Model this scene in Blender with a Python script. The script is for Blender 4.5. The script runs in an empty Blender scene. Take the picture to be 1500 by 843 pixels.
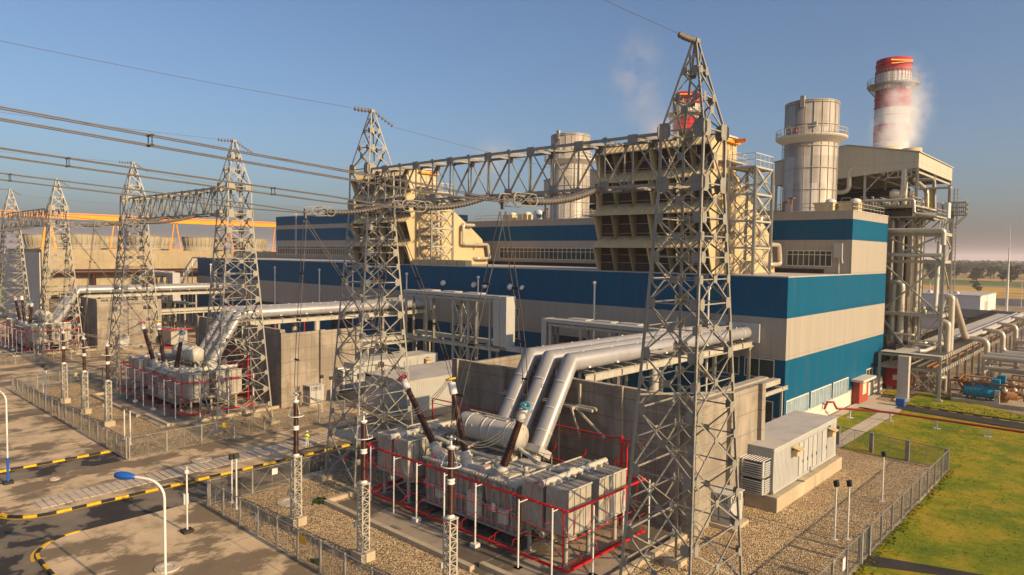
import bpy, math, random
from mathutils import Vector, Matrix
V = Vector
SC = bpy.context.scene
COL = SC.collection
PI = math.pi
rnd = random.Random(7)

# ------------------------------------------------------------------ mesh builder
class MB:
    def __init__(s):
        s.v = []; s.f = []; s.sm = []; s.mi = []; s.m = 0
    def add(s, vs, fs, smooth=False):
        o = len(s.v)
        s.v += [tuple(p) for p in vs]
        for f in fs:
            s.f.append([i + o for i in f]); s.sm.append(smooth); s.mi.append(s.m)
        return s
    def box(s, x0, y0, z0, x1, y1, z1):
        vs = [(x, y, z) for z in (z0, z1) for y in (y0, y1) for x in (x0, x1)]
        return s.add(vs, [(0, 2, 3, 1), (4, 5, 7, 6), (0, 1, 5, 4), (2, 6, 7, 3), (0, 4, 6, 2), (1, 3, 7, 5)])
    def obox(s, c, a, b, d):
        c, a, b, d = V(c), V(a), V(b), V(d)
        vs = [c + a * i + b * j + d * k for k in (-1, 1) for j in (-1, 1) for i in (-1, 1)]
        return s.add(vs, [(0, 2, 3, 1), (4, 5, 7, 6), (0, 1, 5, 4), (2, 6, 7, 3), (0, 4, 6, 2), (1, 3, 7, 5)])
    def frame(s, d, ref=None):
        d = V(d).normalized()
        r = V(ref) if ref else (V((0, 0, 1)) if abs(d.z) < .9 else V((1, 0, 0)))
        a = d.cross(r)
        if a.length < 1e-4: a = d.cross(V((0, 1, 0.1)))
        a.normalize(); b = a.cross(d).normalized()
        return d, a, b
    def bar(s, p0, p1, w, h=None, ref=None):
        p0, p1 = V(p0), V(p1)
        d, a, b = s.frame(p1 - p0, ref)
        h = h or w
        return s.obox((p0 + p1) / 2, (p1 - p0) / 2, a * w / 2, b * h / 2)
    def ibeam(s, p0, p1, w, h, ref=None, t=.03):
        p0, p1 = V(p0), V(p1)
        d, a, b = s.frame(p1 - p0, ref); l = (p1 - p0) / 2; c = (p0 + p1) / 2
        s.obox(c + b * (h / 2 - t / 2), l, a * w / 2, b * t / 2)
        s.obox(c - b * (h / 2 - t / 2), l, a * w / 2, b * t / 2)
        return s.obox(c, l, a * t / 2, b * (h / 2 - t))
    def lbar(s, p0, p1, w, ref, t=.022):
        p0, p1 = V(p0), V(p1)
        d, a, b = s.frame(p1 - p0, ref); l = (p1 - p0) / 2; c = (p0 + p1) / 2
        s.obox(c, l, a * w / 2, b * t / 2)
        return s.obox(c + a * (w / 2 - t / 2) - b * (w / 2 + t / 2), l, a * t / 2, b * w / 2)
    def tube(s, p0, p1, r0, r1=None, n=10, cap=True):
        p0, p1 = V(p0), V(p1); r1 = r0 if r1 is None else r1
        d, a, b = s.frame(p1 - p0)
        ring = [a * math.cos(2 * PI * i / n) + b * math.sin(2 * PI * i / n) for i in range(n)]
        s.add([p0 + q * r0 for q in ring] + [p1 + q * r1 for q in ring],
              [(i, n + i, n + (i + 1) % n, (i + 1) % n) for i in range(n)], True)
        if cap:
            s.add([p0 + q * r0 for q in ring], [tuple(range(n))])
            s.add([p1 + q * r1 for q in ring], [tuple(range(n - 1, -1, -1))])
        return s
    def pipe(s, pts, r, n=8, bend=0, cap=True, seg=5):
        pts = [V(p) for p in pts]
        if bend:
            out = [pts[0]]
            for i in range(1, len(pts) - 1):
                p, q, w = pts[i - 1], pts[i], pts[i + 1]
                u = (p - q); x = (w - q); k = min(bend, u.length * .45, x.length * .45)
                u = q + u.normalized() * k; x = q + x.normalized() * k
                for j in range(seg + 1):
                    t = j / seg
                    out.append(u * (1 - t) ** 2 + q * 2 * t * (1 - t) + x * t * t)
            out.append(pts[-1]); pts = out
        m = len(pts); ts = []
        for i in range(m):
            t = (pts[min(i + 1, m - 1)] - pts[max(i - 1, 0)])
            ts.append(t.normalized())
        d, a, b = s.frame(ts[0]); vs = []
        for i in range(m):
            a = (a - ts[i] * a.dot(ts[i])).normalized(); b = ts[i].cross(a)
            k = 1
            if 0 < i < m - 1:
                c = ts[i].dot((pts[i + 1] - pts[i]).normalized()); k = 1 / max(c, .5) if not bend else 1
            vs += [pts[i] + (a * math.cos(2 * PI * j / n) + b * math.sin(2 * PI * j / n)) * r * (k if k < 1.3 else 1.15) for j in range(n)]
        fs = [(i * n + j, i * n + (j + 1) % n, (i + 1) * n + (j + 1) % n, (i + 1) * n + j) for i in range(m - 1) for j in range(n)]
        s.add(vs, fs, True)
        if cap:
            s.add(vs[:n], [tuple(range(n - 1, -1, -1))]); s.add(vs[-n:], [tuple(range(n))])
        return s
    def lathe(s, prof, o=(0, 0, 0), axis=(0, 0, 1), n=16, smooth=True):
        d, a, b = s.frame(axis); o = V(o)
        vs = [o + d * z + (a * math.cos(2 * PI * j / n) + b * math.sin(2 * PI * j / n)) * r for r, z in prof for j in range(n)]
        fs = [(i * n + j, (i + 1) * n + j, (i + 1) * n + (j + 1) % n, i * n + (j + 1) % n) for i in range(len(prof) - 1) for j in range(n)]
        return s.add(vs, fs, smooth)
    def torus(s, c, axis, R, r, n=20, k=6):
        d, a, b = s.frame(axis); c = V(c); vs = []
        for i in range(n):
            e = a * math.cos(2 * PI * i / n) + b * math.sin(2 * PI * i / n)
            vs += [c + e * (R + r * math.cos(2 * PI * j / k)) + d * r * math.sin(2 * PI * j / k) for j in range(k)]
        return s.add(vs, [(i * k + j, ((i + 1) % n) * k + j, ((i + 1) % n) * k + (j + 1) % k, i * k + (j + 1) % k) for i in range(n) for j in range(k)], True)
    def prism(s, poly, z0, z1):
        n = len(poly)
        return s.add([(x, y, z0) for x, y in poly] + [(x, y, z1) for x, y in poly],
                     [tuple(range(n - 1, -1, -1)), tuple(range(n, 2 * n))] + [(i, (i + 1) % n, n + (i + 1) % n, n + i) for i in range(n)])
    def extr(s, pts, vec):
        n = len(pts); vec = V(vec); pts = [V(p) for p in pts]
        return s.add(pts + [p + vec for p in pts],
                     [tuple(range(n - 1, -1, -1)), tuple(range(n, 2 * n))] + [(i, (i + 1) % n, n + (i + 1) % n, n + i) for i in range(n)])
    def sheet(s, poly, z):
        return s.add([(x, y, z) for x, y in poly], [tuple(range(len(poly)))])
    def build(s, name, mat, parent=None, rel=True):
        me = bpy.data.meshes.new(name)
        off = V((0, 0, 0))
        if parent is not None and rel:
            p = parent
            while p is not None:
                off = off + p.location; p = p.parent
        me.from_pydata([tuple(V(p) - off) for p in s.v], [], s.f)
        me.polygons.foreach_set('use_smooth', s.sm)
        for m in (mat if isinstance(mat, (list, tuple)) else [mat]): me.materials.append(m)
        if any(s.mi): me.polygons.foreach_set('material_index', s.mi)
        me.update()
        o = bpy.data.objects.new(name, me); COL.objects.link(o)
        if parent is not None: o.parent = parent
        return o

def tag(o, label=None, cat=None, group=None, kind=None):
    if label: o['label'] = label
    if cat: o['category'] = cat
    if group: o['group'] = group
    if kind: o['kind'] = kind
    return o
def thing(name, label, cat, loc=(0, 0, 0), group=None):
    o = bpy.data.objects.new(name, None); COL.objects.link(o)
    o.location = loc; o.empty_display_size = .2
    return tag(o, label, cat, group)
def one(name, mb, mat, label, cat, group=None):
    return tag(mb.build(name, mat), label, cat, group)
def struct(name, mb, mat):
    return tag(mb.build(name, mat), kind='structure')
def copy_tree(o, parent=None):
    c = o.copy(); COL.objects.link(c)
    if parent is not None: c.parent = parent
    for ch in list(o.children): copy_tree(ch, c)
    return c
def dup(o, dx, label, dy=0, dz=0):
    c = copy_tree(o); c.location = o.location + V((dx, dy, dz)); c['label'] = label
    return c

# ------------------------------------------------------------------ materials
class N:
    def __init__(s, name):
        s.m = bpy.data.materials.new(name); s.m.use_nodes = True
        s.t = s.m.node_tree; s.t.nodes.clear()
        s.out = s.n('ShaderNodeOutputMaterial'); s.b = s.n('ShaderNodeBsdfPrincipled')
        s.l(s.b.outputs[0], s.out.inputs[0])
        s.pos = s.n('ShaderNodeNewGeometry').outputs['Position']
    def n(s, k, **kw):
        x = s.t.nodes.new(k)
        for a, b in kw.items(): setattr(x, a, b)
        return x
    def l(s, a, b): s.t.links.new(a, b)
    def inp(s, node, i, v):
        if hasattr(v, 'is_output'): s.l(v, node.inputs[i])
        else: node.inputs[i].default_value = v
    def math(s, op, a, b=0., c=0.):
        x = s.n('ShaderNodeMath', operation=op)
        for i, v in enumerate((a, b, c)): s.inp(x, i, v)
        return x.outputs[0]
    def map(s, scale, vec=None):
        x = s.n('ShaderNodeMapping'); s.l(vec or s.pos, x.inputs[0]); x.inputs['Scale'].default_value = scale
        return x.outputs[0]
    def noise(s, scale, vec=None, det=4, rough=.6):
        x = s.n('ShaderNodeTexNoise'); s.l(vec or s.pos, x.inputs['Vector'])
        x.inputs['Scale'].default_value = scale; x.inputs['Detail'].default_value = det; x.inputs['Roughness'].default_value = rough
        return x.outputs[0]
    def ramp(s, f, stops, const=False):
        x = s.n('ShaderNodeValToRGB'); s.l(f, x.inputs[0]); cr = x.color_ramp
        if const: cr.interpolation = 'CONSTANT'
        while len(cr.elements) < len(stops): cr.elements.new(.5)
        for e, (p, c) in zip(cr.elements, stops):
            e.position = p; c = c if hasattr(c, '__len__') else (c, c, c); e.color = (*c, 1)
        return x.outputs[0]
    def mix(s, f, a, b, mode='MIX'):
        x = s.n('ShaderNodeMixRGB', blend_type=mode)
        for i, v in enumerate((f, a, b)):
            if hasattr(v, 'is_output'): s.l(v, x.inputs[i])
            else: x.inputs[i].default_value = v if i == 0 else (*v, 1)
        return x.outputs[0]
    def xyz(s):
        x = s.n('ShaderNodeSeparateXYZ'); s.l(s.pos, x.inputs[0]); return x.outputs
    def white(s, v):
        x = s.n('ShaderNodeTexWhiteNoise', noise_dimensions='1D'); s.l(v, x.inputs['W']); return x.outputs[0]
    def bump(s, h, strength=.3, dist=.02):
        x = s.n('ShaderNodeBump'); s.l(h, x.inputs['Height'])
        x.inputs['Strength'].default_value = strength; x.inputs['Distance'].default_value = dist
        s.l(x.outputs[0], s.b.inputs['Normal'])
    def fin(s, col, rough=.6, metal=0.):
        s.inp(s.b, 'Base Color', col if hasattr(col, 'is_output') else (*col, 1))
        s.inp(s.b, 'Roughness', rough); s.inp(s.b, 'Metallic', metal); s.b.inputs['Specular IOR Level'].default_value = .3
        return s.m

def paint(name, c, rough=.5, metal=0., var=.25, scale=.8, streak=True):
    """painted or bare surface with soft weathering: broad mottling and vertical streaks"""
    m = N(name); d = tuple(x * (1 - var) for x in c); e = tuple(min(1, x * (1 + var * .5)) for x in c)
    f = m.noise(scale, det=5)
    if streak: f = m.math('ADD', m.math('MULTIPLY', f, .55), m.math('MULTIPLY', m.noise(3., m.map((1, 1, .12)), 3), .45))
    return m.fin(m.ramp(f, [(.3, d), (.52, c), (.75, e)]), m.math('ADD', m.math('MULTIPLY', f, .25), rough - .12), metal)

def cladding(name, bands, var=.085):
    """profiled sheet: colour by height, ribs as bump, sheets of slightly different age"""
    m = N(name); x, y, z = m.xyz(); h = m.math('ADD', x, y)
    col = m.ramp(m.math('DIVIDE', z, 40.), [(a / 40., c) for a, c in bands], True)
    w = m.white(m.math('FLOOR', m.math('DIVIDE', h, 1.05)))
    k = m.math('ADD', m.math('MULTIPLY', w, var), m.math('MULTIPLY', m.noise(.5, m.map((1, 1, .15)), 5), var * 2.2))
    col = m.mix(1., col, m.ramp(k, [(0, 1.02), (var * 3.2, 1 - var * 1.6)]), 'MULTIPLY')
    seam = m.math('LESS_THAN', m.math('FRACT', m.math('DIVIDE', h, 1.05)), .03)
    col = m.mix(m.math('MULTIPLY', seam, .25), col, (.02, .02, .02))
    st = m.math('MULTIPLY', m.ramp(m.noise(1.6, m.map((1, 1, .05)), 6, .7), [(.52, 0), (.72, 1)]), .28)
    col = m.mix(st, col, (.10, .085, .06))
    lap = m.math('LESS_THAN', m.math('FRACT', m.math('DIVIDE', m.math('ADD', z, .3), 4.55)), .012)
    col = m.mix(m.math('MULTIPLY', lap, .3), col, (.02, .02, .02))
    m.bump(m.math('ADD', m.math('SINE', m.math('MULTIPLY', h, 2 * PI / .26)), m.math('MULTIPLY', m.noise(.35, det=3), 5.)), .35, .02)
    mt = m.fin(col, .5); m.b.inputs['Specular IOR Level'].default_value = .1; return mt

def lin(r, g, b):
    return tuple(((c / 255 + .055) / 1.055) ** 2.4 if c > 10 else c / 3294.6 for c in (r, g, b))

M = {}
M['steel'] = paint('galvanised_steel', (.29, .275, .235), .5, .2, .3, 1.2)
M['fence'] = paint('weathered_fence', (.24, .235, .215), .55, .2, .3, 1.2)
M['gusset'] = paint('gusset_steel', (.26, .25, .22), .55, .2, .3, 2)
M['frame'] = paint('painted_frame', (.37, .35, .29), .55, 0, .25)
M['pole'] = paint('white_pole', (.58, .57, .54), .4, 0, .15)
M['duct'] = paint('duct_aluminium', (.30, .30, .31), .36, .2, .16, .5)
M['tpaint'] = paint('transformer_paint', (.33, .31, .265), .5, 0, .34, 1.1)
M['twhite'] = paint('tank_white', (.43, .41, .36), .4, 0, .16, 1.1)
M['cabinp'] = paint('cabin_paint', (.37, .375, .36), .5, 0, .12, .7)
M['roofgrey'] = paint('cabin_roof', (.42, .40, .37), .7, 0, .22, .5, False)
M['red'] = paint('red_fire_paint', (.45, .010, .014), .4, 0, .25)
M['redpipe'] = paint('dull_red_paint', (.28, .02, .018), .45, 0, .25)
M['doorred'] = paint('door_red', (.30, .055, .04), .6, 0, .2)
M['yellow'] = paint('yellow_paint', (.62, .38, .015), .55, 0, .3, 2)
M['orange'] = paint('crane_orange', (.78, .27, .01), .45, 0, .15)
M['blue'] = paint('blue_paint', (.012, .09, .38), .4, 0, .2)
M['cyan'] = paint('motor_blue', (.01, .22, .36), .4, 0, .25)
M['black'] = paint('black_paint', (.018, .017, .016), .5, 0, .3)
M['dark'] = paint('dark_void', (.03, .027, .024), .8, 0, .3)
M['porcelain'] = paint('brown_porcelain', (.045, .017, .010), .28, 0, .25, 3)
M['polymer'] = paint('grey_insulator', (.17, .155, .14), .5, 0, .25, 3)
M['wire'] = paint('aluminium_wire', (.13, .12, .115), .55, .3, .2)
M['cream'] = paint('cream_panel', (.48, .375, .215), .55, 0, .14, .4)
M['creamlip'] = paint('cream_lip', (.50, .39, .21), .6, 0, .2, .6)
M['finshade'] = paint('shaded_fin_cream', (.27, .22, .13), .7, 0, .2, .6)  # cream darkened so the fins between the hoods look shaded
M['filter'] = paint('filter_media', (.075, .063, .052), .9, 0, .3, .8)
M['galvroof'] = paint('roof_sheet', (.44, .42, .38), .6, 0, .2, .4)
M['rust'] = paint('rusty_brown', (.22, .10, .035), .7, 0, .4, 2)
M['silver'] = paint('insulated_pipe', (.50, .46, .38), .32, .35, .12, 3)
M['glass'] = paint('window_glass', (.03, .05, .05), .08, 0, .5, .6, False)
M['glassblue'] = paint('frosted_glass', (.22, .31, .36), .15, 0, .3, .8, False)
M['wframe'] = paint('window_frame', (.62, .58, .50), .5, 0, .1)
M['canopy'] = paint('concrete_canopy', (.55, .50, .43), .7, 0, .15)
M['trunk'] = paint('bark', (.09, .06, .04), .9, 0, .3)
M['whitebld'] = paint('white_wall', (.55, .54, .52), .6, 0, .1)
M['skin'] = paint('skin', (.22, .11, .07), .6, 0, .1)
M['vest'] = paint('vest_yellow', (.55, .70, .03), .6, 0, .1)
M['cloth'] = paint('white_cloth', (.55, .55, .55), .8, 0, .1)
M['clothblue'] = paint('blue_overalls', (.03, .05, .12), .8, 0, .1)
M['helmet'] = paint('white_helmet', (.75, .74, .70), .35, 0, .05)
M['redhelmet'] = paint('red_helmet', (.55, .04, .02), .35, 0, .05)
M['sign'] = paint('sign_white', (.70, .62, .58), .5, 0, .1)
M['signred'] = paint('sign_red', (.55, .05, .04), .5, 0, .1)
M['signgreen'] = paint('notice_board', (.50, .52, .36), .5, 0, .2, 5)

BLUE = (.0, .086, .175); WHT = (.345, .315, .272)
M['hall'] = cladding('hall_cladding', [(0, (.50, .42, .33)), (1.75, BLUE), (8.42, WHT), (13.1, BLUE), (17.55, (.35, .33, .30))])
M['upper'] = cladding('upper_cladding', [(0, WHT), (22.25, BLUE), (25.05, WHT)])
M['tall'] = cladding('tall_cladding', [(0, WHT), (22.6, BLUE), (25.68, WHT), (26.85, BLUE)])
M['beige'] = cladding('boiler_roof_cladding', [(0, (.48, .45, .36))])

def concrete(name, c, grid=None, stain=.5, dark=.35, rough=.85, band=0):
    m = N(name); x, y, z = m.xyz()
    f = m.noise(.35, det=7, rough=.65)
    col = m.ramp(f, [(.32, tuple(k * dark * 1.5 for k in c)), (.48, tuple(k * .86 for k in c)), (.62, c), (.8, tuple(k * 1.12 for k in c))])
    s2 = m.math('MULTIPLY', m.ramp(m.noise(.21, m.map((1, .6, 1)), det=9, rough=.66), [(.485, 0), (.535, 1)]), stain)
    col = m.mix(s2, col, tuple(k * dark for k in c))
    s3 = m.math('MULTIPLY', m.ramp(m.noise(2.2, m.map((1, 1, .1)), 4), [(.45, 0), (.75, 1)]), band)
    col = m.mix(s3, col, tuple(k * .5 for k in c))
    if grid:
        g = 0.
        for ax, st in zip((m.math('ADD', x, y) if grid[2] else x, z if grid[2] else y), grid[:2]):
            w = m.math('LESS_THAN', m.math('ABSOLUTE', m.math('SUBTRACT', m.math('FRACT', m.math('DIVIDE', ax, st)), .5)), .035 / st)
            g = m.math('MAXIMUM', w, g)
        col = m.mix(m.math('MULTIPLY', g, .55), col, tuple(k * .3 for k in c))
    m.bump(m.noise(9, det=5), .25, .02)
    return m.fin(col, rough)
M['wall'] = concrete('cast_concrete_wall', (.315, .275, .22), (3.1, 1.65, True), .45, .45, .9, .75)
M['plinth'] = concrete('plinth_concrete', (.44, .37, .26), None, .2, .6, .9, .3)
M['cooling'] = concrete('cooling_concrete', (.36, .295, .185), (7.5, 40, True), .25, .7, .9, .35)
M['fanstack'] = concrete('fan_stack_shell', (.34, .30, .215), None, .2, .6, .85, .5)
M['yard'] = concrete('yard_concrete', (.56, .43, .27), (6.5, 6.5, False), .9, .26, .8)
M['path'] = concrete('path_concrete', (.50, .43, .34), (2.2, 2.2, False), .15, .6, .85)
M['slab'] = concrete('oily_slab', (.33, .28, .215), None, .85, .25, .6)

def gravel():
    m = N('gravel'); v = m.n('ShaderNodeTexVoronoi'); m.l(m.pos, v.inputs['Vector']); v.inputs['Scale'].default_value = 8.5
    v2 = m.n('ShaderNodeTexVoronoi'); m.l(m.pos, v2.inputs['Vector']); v2.inputs['Scale'].default_value = 15
    sp = m.n('ShaderNodeSeparateColor'); m.l(v.outputs['Color'], sp.inputs[0])
    col = m.ramp(sp.outputs[0], [(0, (.32, .215, .10)), (.35, (.54, .385, .20)), (.7, (.68, .51, .29)), (1, (.80, .65, .43))])
    gap = m.ramp(v.outputs['Distance'], [(.0, 1.1), (.45, .9), (.72, .35)])
    col = m.mix(1., col, gap, 'MULTIPLY')
    col = m.mix(m.ramp(m.noise(.16, det=5), [(.42, .0), (.62, .35)]), col, (.17, .125, .08))
    h = m.math('SUBTRACT', 1., m.math('ADD', v.outputs['Distance'], m.math('MULTIPLY', v2.outputs['Distance'], .4)))
    m.bump(h, 1., .10)
    return m.fin(col, .9)
M['gravel'] = gravel()

def lawn():
    m = N('lawn'); f = m.noise(.2, det=10, rough=.78); g = m.noise(2.6, det=10, rough=.95)
    col = m.ramp(f, [(.34, (.080, .14, .002)), (.47, (.17, .205, .003)), (.54, (.29, .25, .008)), (.66, (.40, .28, .03))])
    col = m.mix(.75, col, m.ramp(g, [(.36, .5), (.5, 1.), (.64, 1.35)]), 'MULTIPLY')
    m.bump(m.math('ADD', g, m.noise(25, det=3)), .9, .12)
    return m.fin(col, .95)
M['lawn'] = lawn()

def asphalt():
    m = N('asphalt'); f = m.noise(.28, det=8, rough=.62)
    col = m.ramp(f, [(.36, (.026, .024, .024)), (.475, (.036, .032, .029)), (.50, (.15, .125, .095)), (.72, (.23, .19, .14))])
    col = m.mix(.5, col, m.ramp(m.noise(9, det=5), [(.3, .7), (.7, 1.25)]), 'MULTIPLY')
    m.bump(m.noise(30, det=3), .3, .02)
    return m.fin(col, .8)
M['asphalt'] = asphalt()
M['asphaltdark'] = paint('dark_asphalt', (.036, .032, .030), .8, 0, .45, .4, False)

def soil(name, stops, sc=.02):
    m = N(name); f = m.noise(sc, det=9, rough=.68)
    col = m.ramp(f, stops)
    col = m.mix(.55, col, m.ramp(m.noise(.6, det=6), [(.3, .65), (.7, 1.3)]), 'MULTIPLY')
    m.bump(m.noise(1.5, det=6), .5, .2)
    return m.fin(col, .95)
M['ground'] = soil('dry_ground', [(.35, (.13, .095, .05)), (.5, (.24, .18, .11)), (.62, (.30, .235, .15)), (.72, (.12, .12, .04))])
M['plant'] = soil('plant_ground', [(.35, (.14, .11, .075)), (.5, (.26, .20, .14)), (.65, (.33, .27, .19))], .1)
M['golden'] = soil('wheat_field', [(.3, (.33, .19, .035)), (.5, (.46, .28, .055)), (.7, (.52, .34, .08))], .03)
M['green'] = soil('green_field', [(.3, (.05, .10, .015)), (.5, (.08, .14, .02)), (.7, (.12, .15, .03))], .03)

def foliage(name, c):
    m = N(name); f = m.noise(.9, det=4)
    oi = m.n('ShaderNodeObjectInfo')
    f = m.math('ADD', m.math('MULTIPLY', f, .7), m.math('MULTIPLY', oi.outputs['Random'], .3))
    m.b.inputs['Subsurface Weight'].default_value = 0
    return m.fin(m.ramp(f, [(.3, tuple(k * .6 for k in c)), (.5, c), (.75, tuple(k * 1.5 for k in c))]), .8)
M['leaf'] = foliage('foliage', (.026, .05, .010))

def stack_metal():
    m = N('stack_cladding'); x, y, z = m.xyz()
    tc = m.n('ShaderNodeTexCoord'); sp = m.n('ShaderNodeSeparateXYZ'); m.l(tc.outputs['Object'], sp.inputs[0])
    ang = m.math('ARCTAN2', sp.outputs[1], sp.outputs[0])
    cell = m.math('ADD', m.math('FLOOR', m.math('MULTIPLY', ang, 20 / (2 * PI))), m.math('MULTIPLY', m.math('FLOOR', m.math('DIVIDE', z, 4.6)), 37.))
    w = m.white(cell)
    col = m.ramp(m.math('ADD', m.math('MULTIPLY', w, .5), m.math('MULTIPLY', m.noise(.7, det=6), .5)), [(.25, (.29, .265, .23)), (.5, (.38, .35, .305)), (.75, (.46, .43, .38))])
    st = m.ramp(m.noise(2.4, m.map((1, 1, .08)), 5), [(.5, 0), (.8, .45)])
    col = m.mix(st, col, (.22, .19, .15))
    return m.fin(col, .55, .15)
M['stack'] = stack_metal()

def redwhite():
    m = N('chimney_bands'); x, y, z = m.xyz()
    col = m.ramp(m.math('DIVIDE', z, 80.), [(0, (.62, .57, .50))] + [(a / 80, c) for a, c in
        ((46.9, (.40, .018, .02)), (51.1, (.62, .57, .50)), (55.0, (.40, .018, .02)), (59.1, (.62, .57, .50)), (62.9, (.42, .018, .02)))], True)
    col = m.mix(m.ramp(m.noise(1.2, m.map((1, 1, .12)), 5), [(.5, 0), (.8, .4)]), col, (.16, .10, .08))
    return m.fin(col, .5)
M['chimney'] = redwhite()

def mesh_fabric():
    m = N('chain_link'); x, y, z = m.xyz(); h = m.math('ADD', x, y)
    a = m.math('LESS_THAN', m.math('FRACT', m.math('MULTIPLY', m.math('ADD', h, z), 9.)), .12)
    b = m.math('LESS_THAN', m.math('FRACT', m.math('MULTIPLY', m.math('SUBTRACT', h, z), 9.)), .12)
    k = m.math('MAXIMUM', a, b)
    tr = m.n('ShaderNodeBsdfTransparent'); mx = m.n('ShaderNodeMixShader')
    m.l(k, mx.inputs[0]); m.l(tr.outputs[0], mx.inputs[1]); m.l(m.b.outputs[0], mx.inputs[2]); m.l(mx.outputs[0], m.out.inputs[0])
    return m.fin((.13, .125, .11), .6, .2)
M['mesh'] = mesh_fabric()

def volume_mat(name, dens, scale, col=(1, 1, 1), lo=.42, hi=.75):
    m = bpy.data.materials.new(name); m.use_nodes = True; t = m.node_tree; t.nodes.clear()
    o = t.nodes.new('ShaderNodeOutputMaterial'); p = t.nodes.new('ShaderNodeVolumePrincipled')
    t.links.new(p.outputs[0], o.inputs['Volume']); p.inputs['Color'].default_value = (*col, 1); p.inputs['Anisotropy'].default_value = .2
    if scale is None:
        p.inputs['Density'].default_value = dens; return m
    tc = t.nodes.new('ShaderNodeTexCoord'); no = t.nodes.new('ShaderNodeTexNoise')
    g = t.nodes.new('ShaderNodeNewGeometry')
    t.links.new(g.outputs['Position'], no.inputs['Vector']); no.inputs['Scale'].default_value = scale; no.inputs['Detail'].default_value = 5; no.inputs['Roughness'].default_value = .6
    ln = t.nodes.new('ShaderNodeVectorMath'); ln.operation = 'LENGTH'; t.links.new(tc.outputs['Object'], ln.inputs[0])
    fo = t.nodes.new('ShaderNodeMapRange'); fo.inputs[1].default_value = 1.; fo.inputs[2].default_value = .1; t.links.new(ln.outputs['Value'], fo.inputs[0])
    nr = t.nodes.new('ShaderNodeMapRange'); nr.inputs[1].default_value = lo; nr.inputs[2].default_value = hi; t.links.new(no.outputs[0], nr.inputs[0])
    mu = t.nodes.new('ShaderNodeMath'); mu.operation = 'MULTIPLY'; sq = t.nodes.new('ShaderNodeMath'); sq.operation = 'POWER'; t.links.new(fo.outputs[0], sq.inputs[0]); sq.inputs[1].default_value = 2.2; t.links.new(sq.outputs[0], mu.inputs[0]); t.links.new(nr.outputs[0], mu.inputs[1])
    m2 = t.nodes.new('ShaderNodeMath'); m2.operation = 'MULTIPLY'; t.links.new(mu.outputs[0], m2.inputs[0]); m2.inputs[1].default_value = dens
    t.links.new(m2.outputs[0], p.inputs['Density'])
    return m
# ------------------------------------------------------------------ camera, light, sky
cd = bpy.data.cameras.new('camera'); cam = bpy.data.objects.new('camera', cd); COL.objects.link(cam)
R = Matrix(((0.7363841696634992, -0.043312777979298535, 0.6751757977984064),
            (0.6764404861134379, 0.028093806596944295, -0.7359612807597349),
            (0.012908269272620596, 0.9986664815115252, 0.04998635103481787)))
cam.matrix_world = Matrix.Translation((28.89, -76.55, 20.)) @ R.to_4x4()
cd.sensor_width = 36; cd.sensor_fit = 'HORIZONTAL'; cd.lens = 36 * 1008.57 / 1500
cd.clip_start = .5; cd.clip_end = 20000
SC.camera = cam
ELEV, AZ = math.radians(23.5), math.radians(3.5)          # sun: almost along +X, a little behind the facades
sd = V((math.cos(ELEV) * math.cos(AZ), math.cos(ELEV) * math.sin(AZ), math.sin(ELEV)))
ld = bpy.data.lights.new('sun', 'SUN'); lo = bpy.data.objects.new('sun', ld); COL.objects.link(lo)
ld.energy = 5.0; ld.angle = math.radians(.6); ld.color = (1, .70, .37)
lo.rotation_euler = (-sd).to_track_quat('-Z', 'Y').to_euler()
w = bpy.data.worlds.new('World'); SC.world = w; w.use_nodes = True
nt = w.node_tree; sky = nt.nodes.new('ShaderNodeTexSky'); sky.sky_type = 'NISHITA'; sky.sun_disc = False
sky.sun_elevation = ELEV; sky.sun_rotation = PI / 2 - AZ
sky.air_density = 1.0; sky.dust_density = 3.6; sky.ozone_density = 4.0; sky.altitude = 100
bg = nt.nodes['Background']; nt.links.new(sky.outputs[0], bg.inputs[0]); bg.inputs[1].default_value = .104
SC.view_settings.view_transform = 'Standard'; SC.view_settings.look = 'None'
SC.view_settings.exposure = .42; SC.view_settings.gamma = 1
SC.cycles.use_denoising = True; SC.cycles.max_bounces = 6; SC.cycles.transparent_max_bounces = 24
SC.cycles.volume_step_rate = 2.; SC.cycles.volume_max_steps = 128; SC.cycles.volume_bounces = 3

# ------------------------------------------------------------------ ground
def rect(x0, y0, x1, y1): return [(x0, y0), (x1, y0), (x1, y1), (x0, y1)]
def arc(cx, cy, r, a0, a1, n=8): return [(cx + r * math.cos(math.radians(a0 + (a1 - a0) * i / n)), cy + r * math.sin(math.radians(a0 + (a1 - a0) * i / n))) for i in range(n + 1)]
struct('ground', MB().sheet(rect(-9000, -1500, 6000, 16000), -.16), M['ground'])
struct('plant_ground', MB().sheet(rect(-260, -140, 90, 290), -.14), M['plant'])
fd = MB()
fd.sheet(rect(-400, 300, 250, 420), -.10); fd.sheet(rect(-500, 432, 300, 520), -.10)
fd.sheet(rect(-600, 700, 100, 770), -.10); fd.sheet(rect(-900, 1010, 300, 1120), -.10); fd.sheet(rect(-1400, 1500, 500, 1750), -.10)
struct('golden_field', fd, M['golden'])
fd = MB(); fd.sheet(rect(-500, 560, 60, 690), -.10); fd.sheet(rect(-900, 1180, 300, 1290), -.10); fd.sheet(rect(-700, -300, -280, 400), -.10)
struct('green_field', fd, M['green'])
struct('main_road', MB().sheet(rect(-200, -82, 60, -20), -.12), M['asphalt'])

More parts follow.
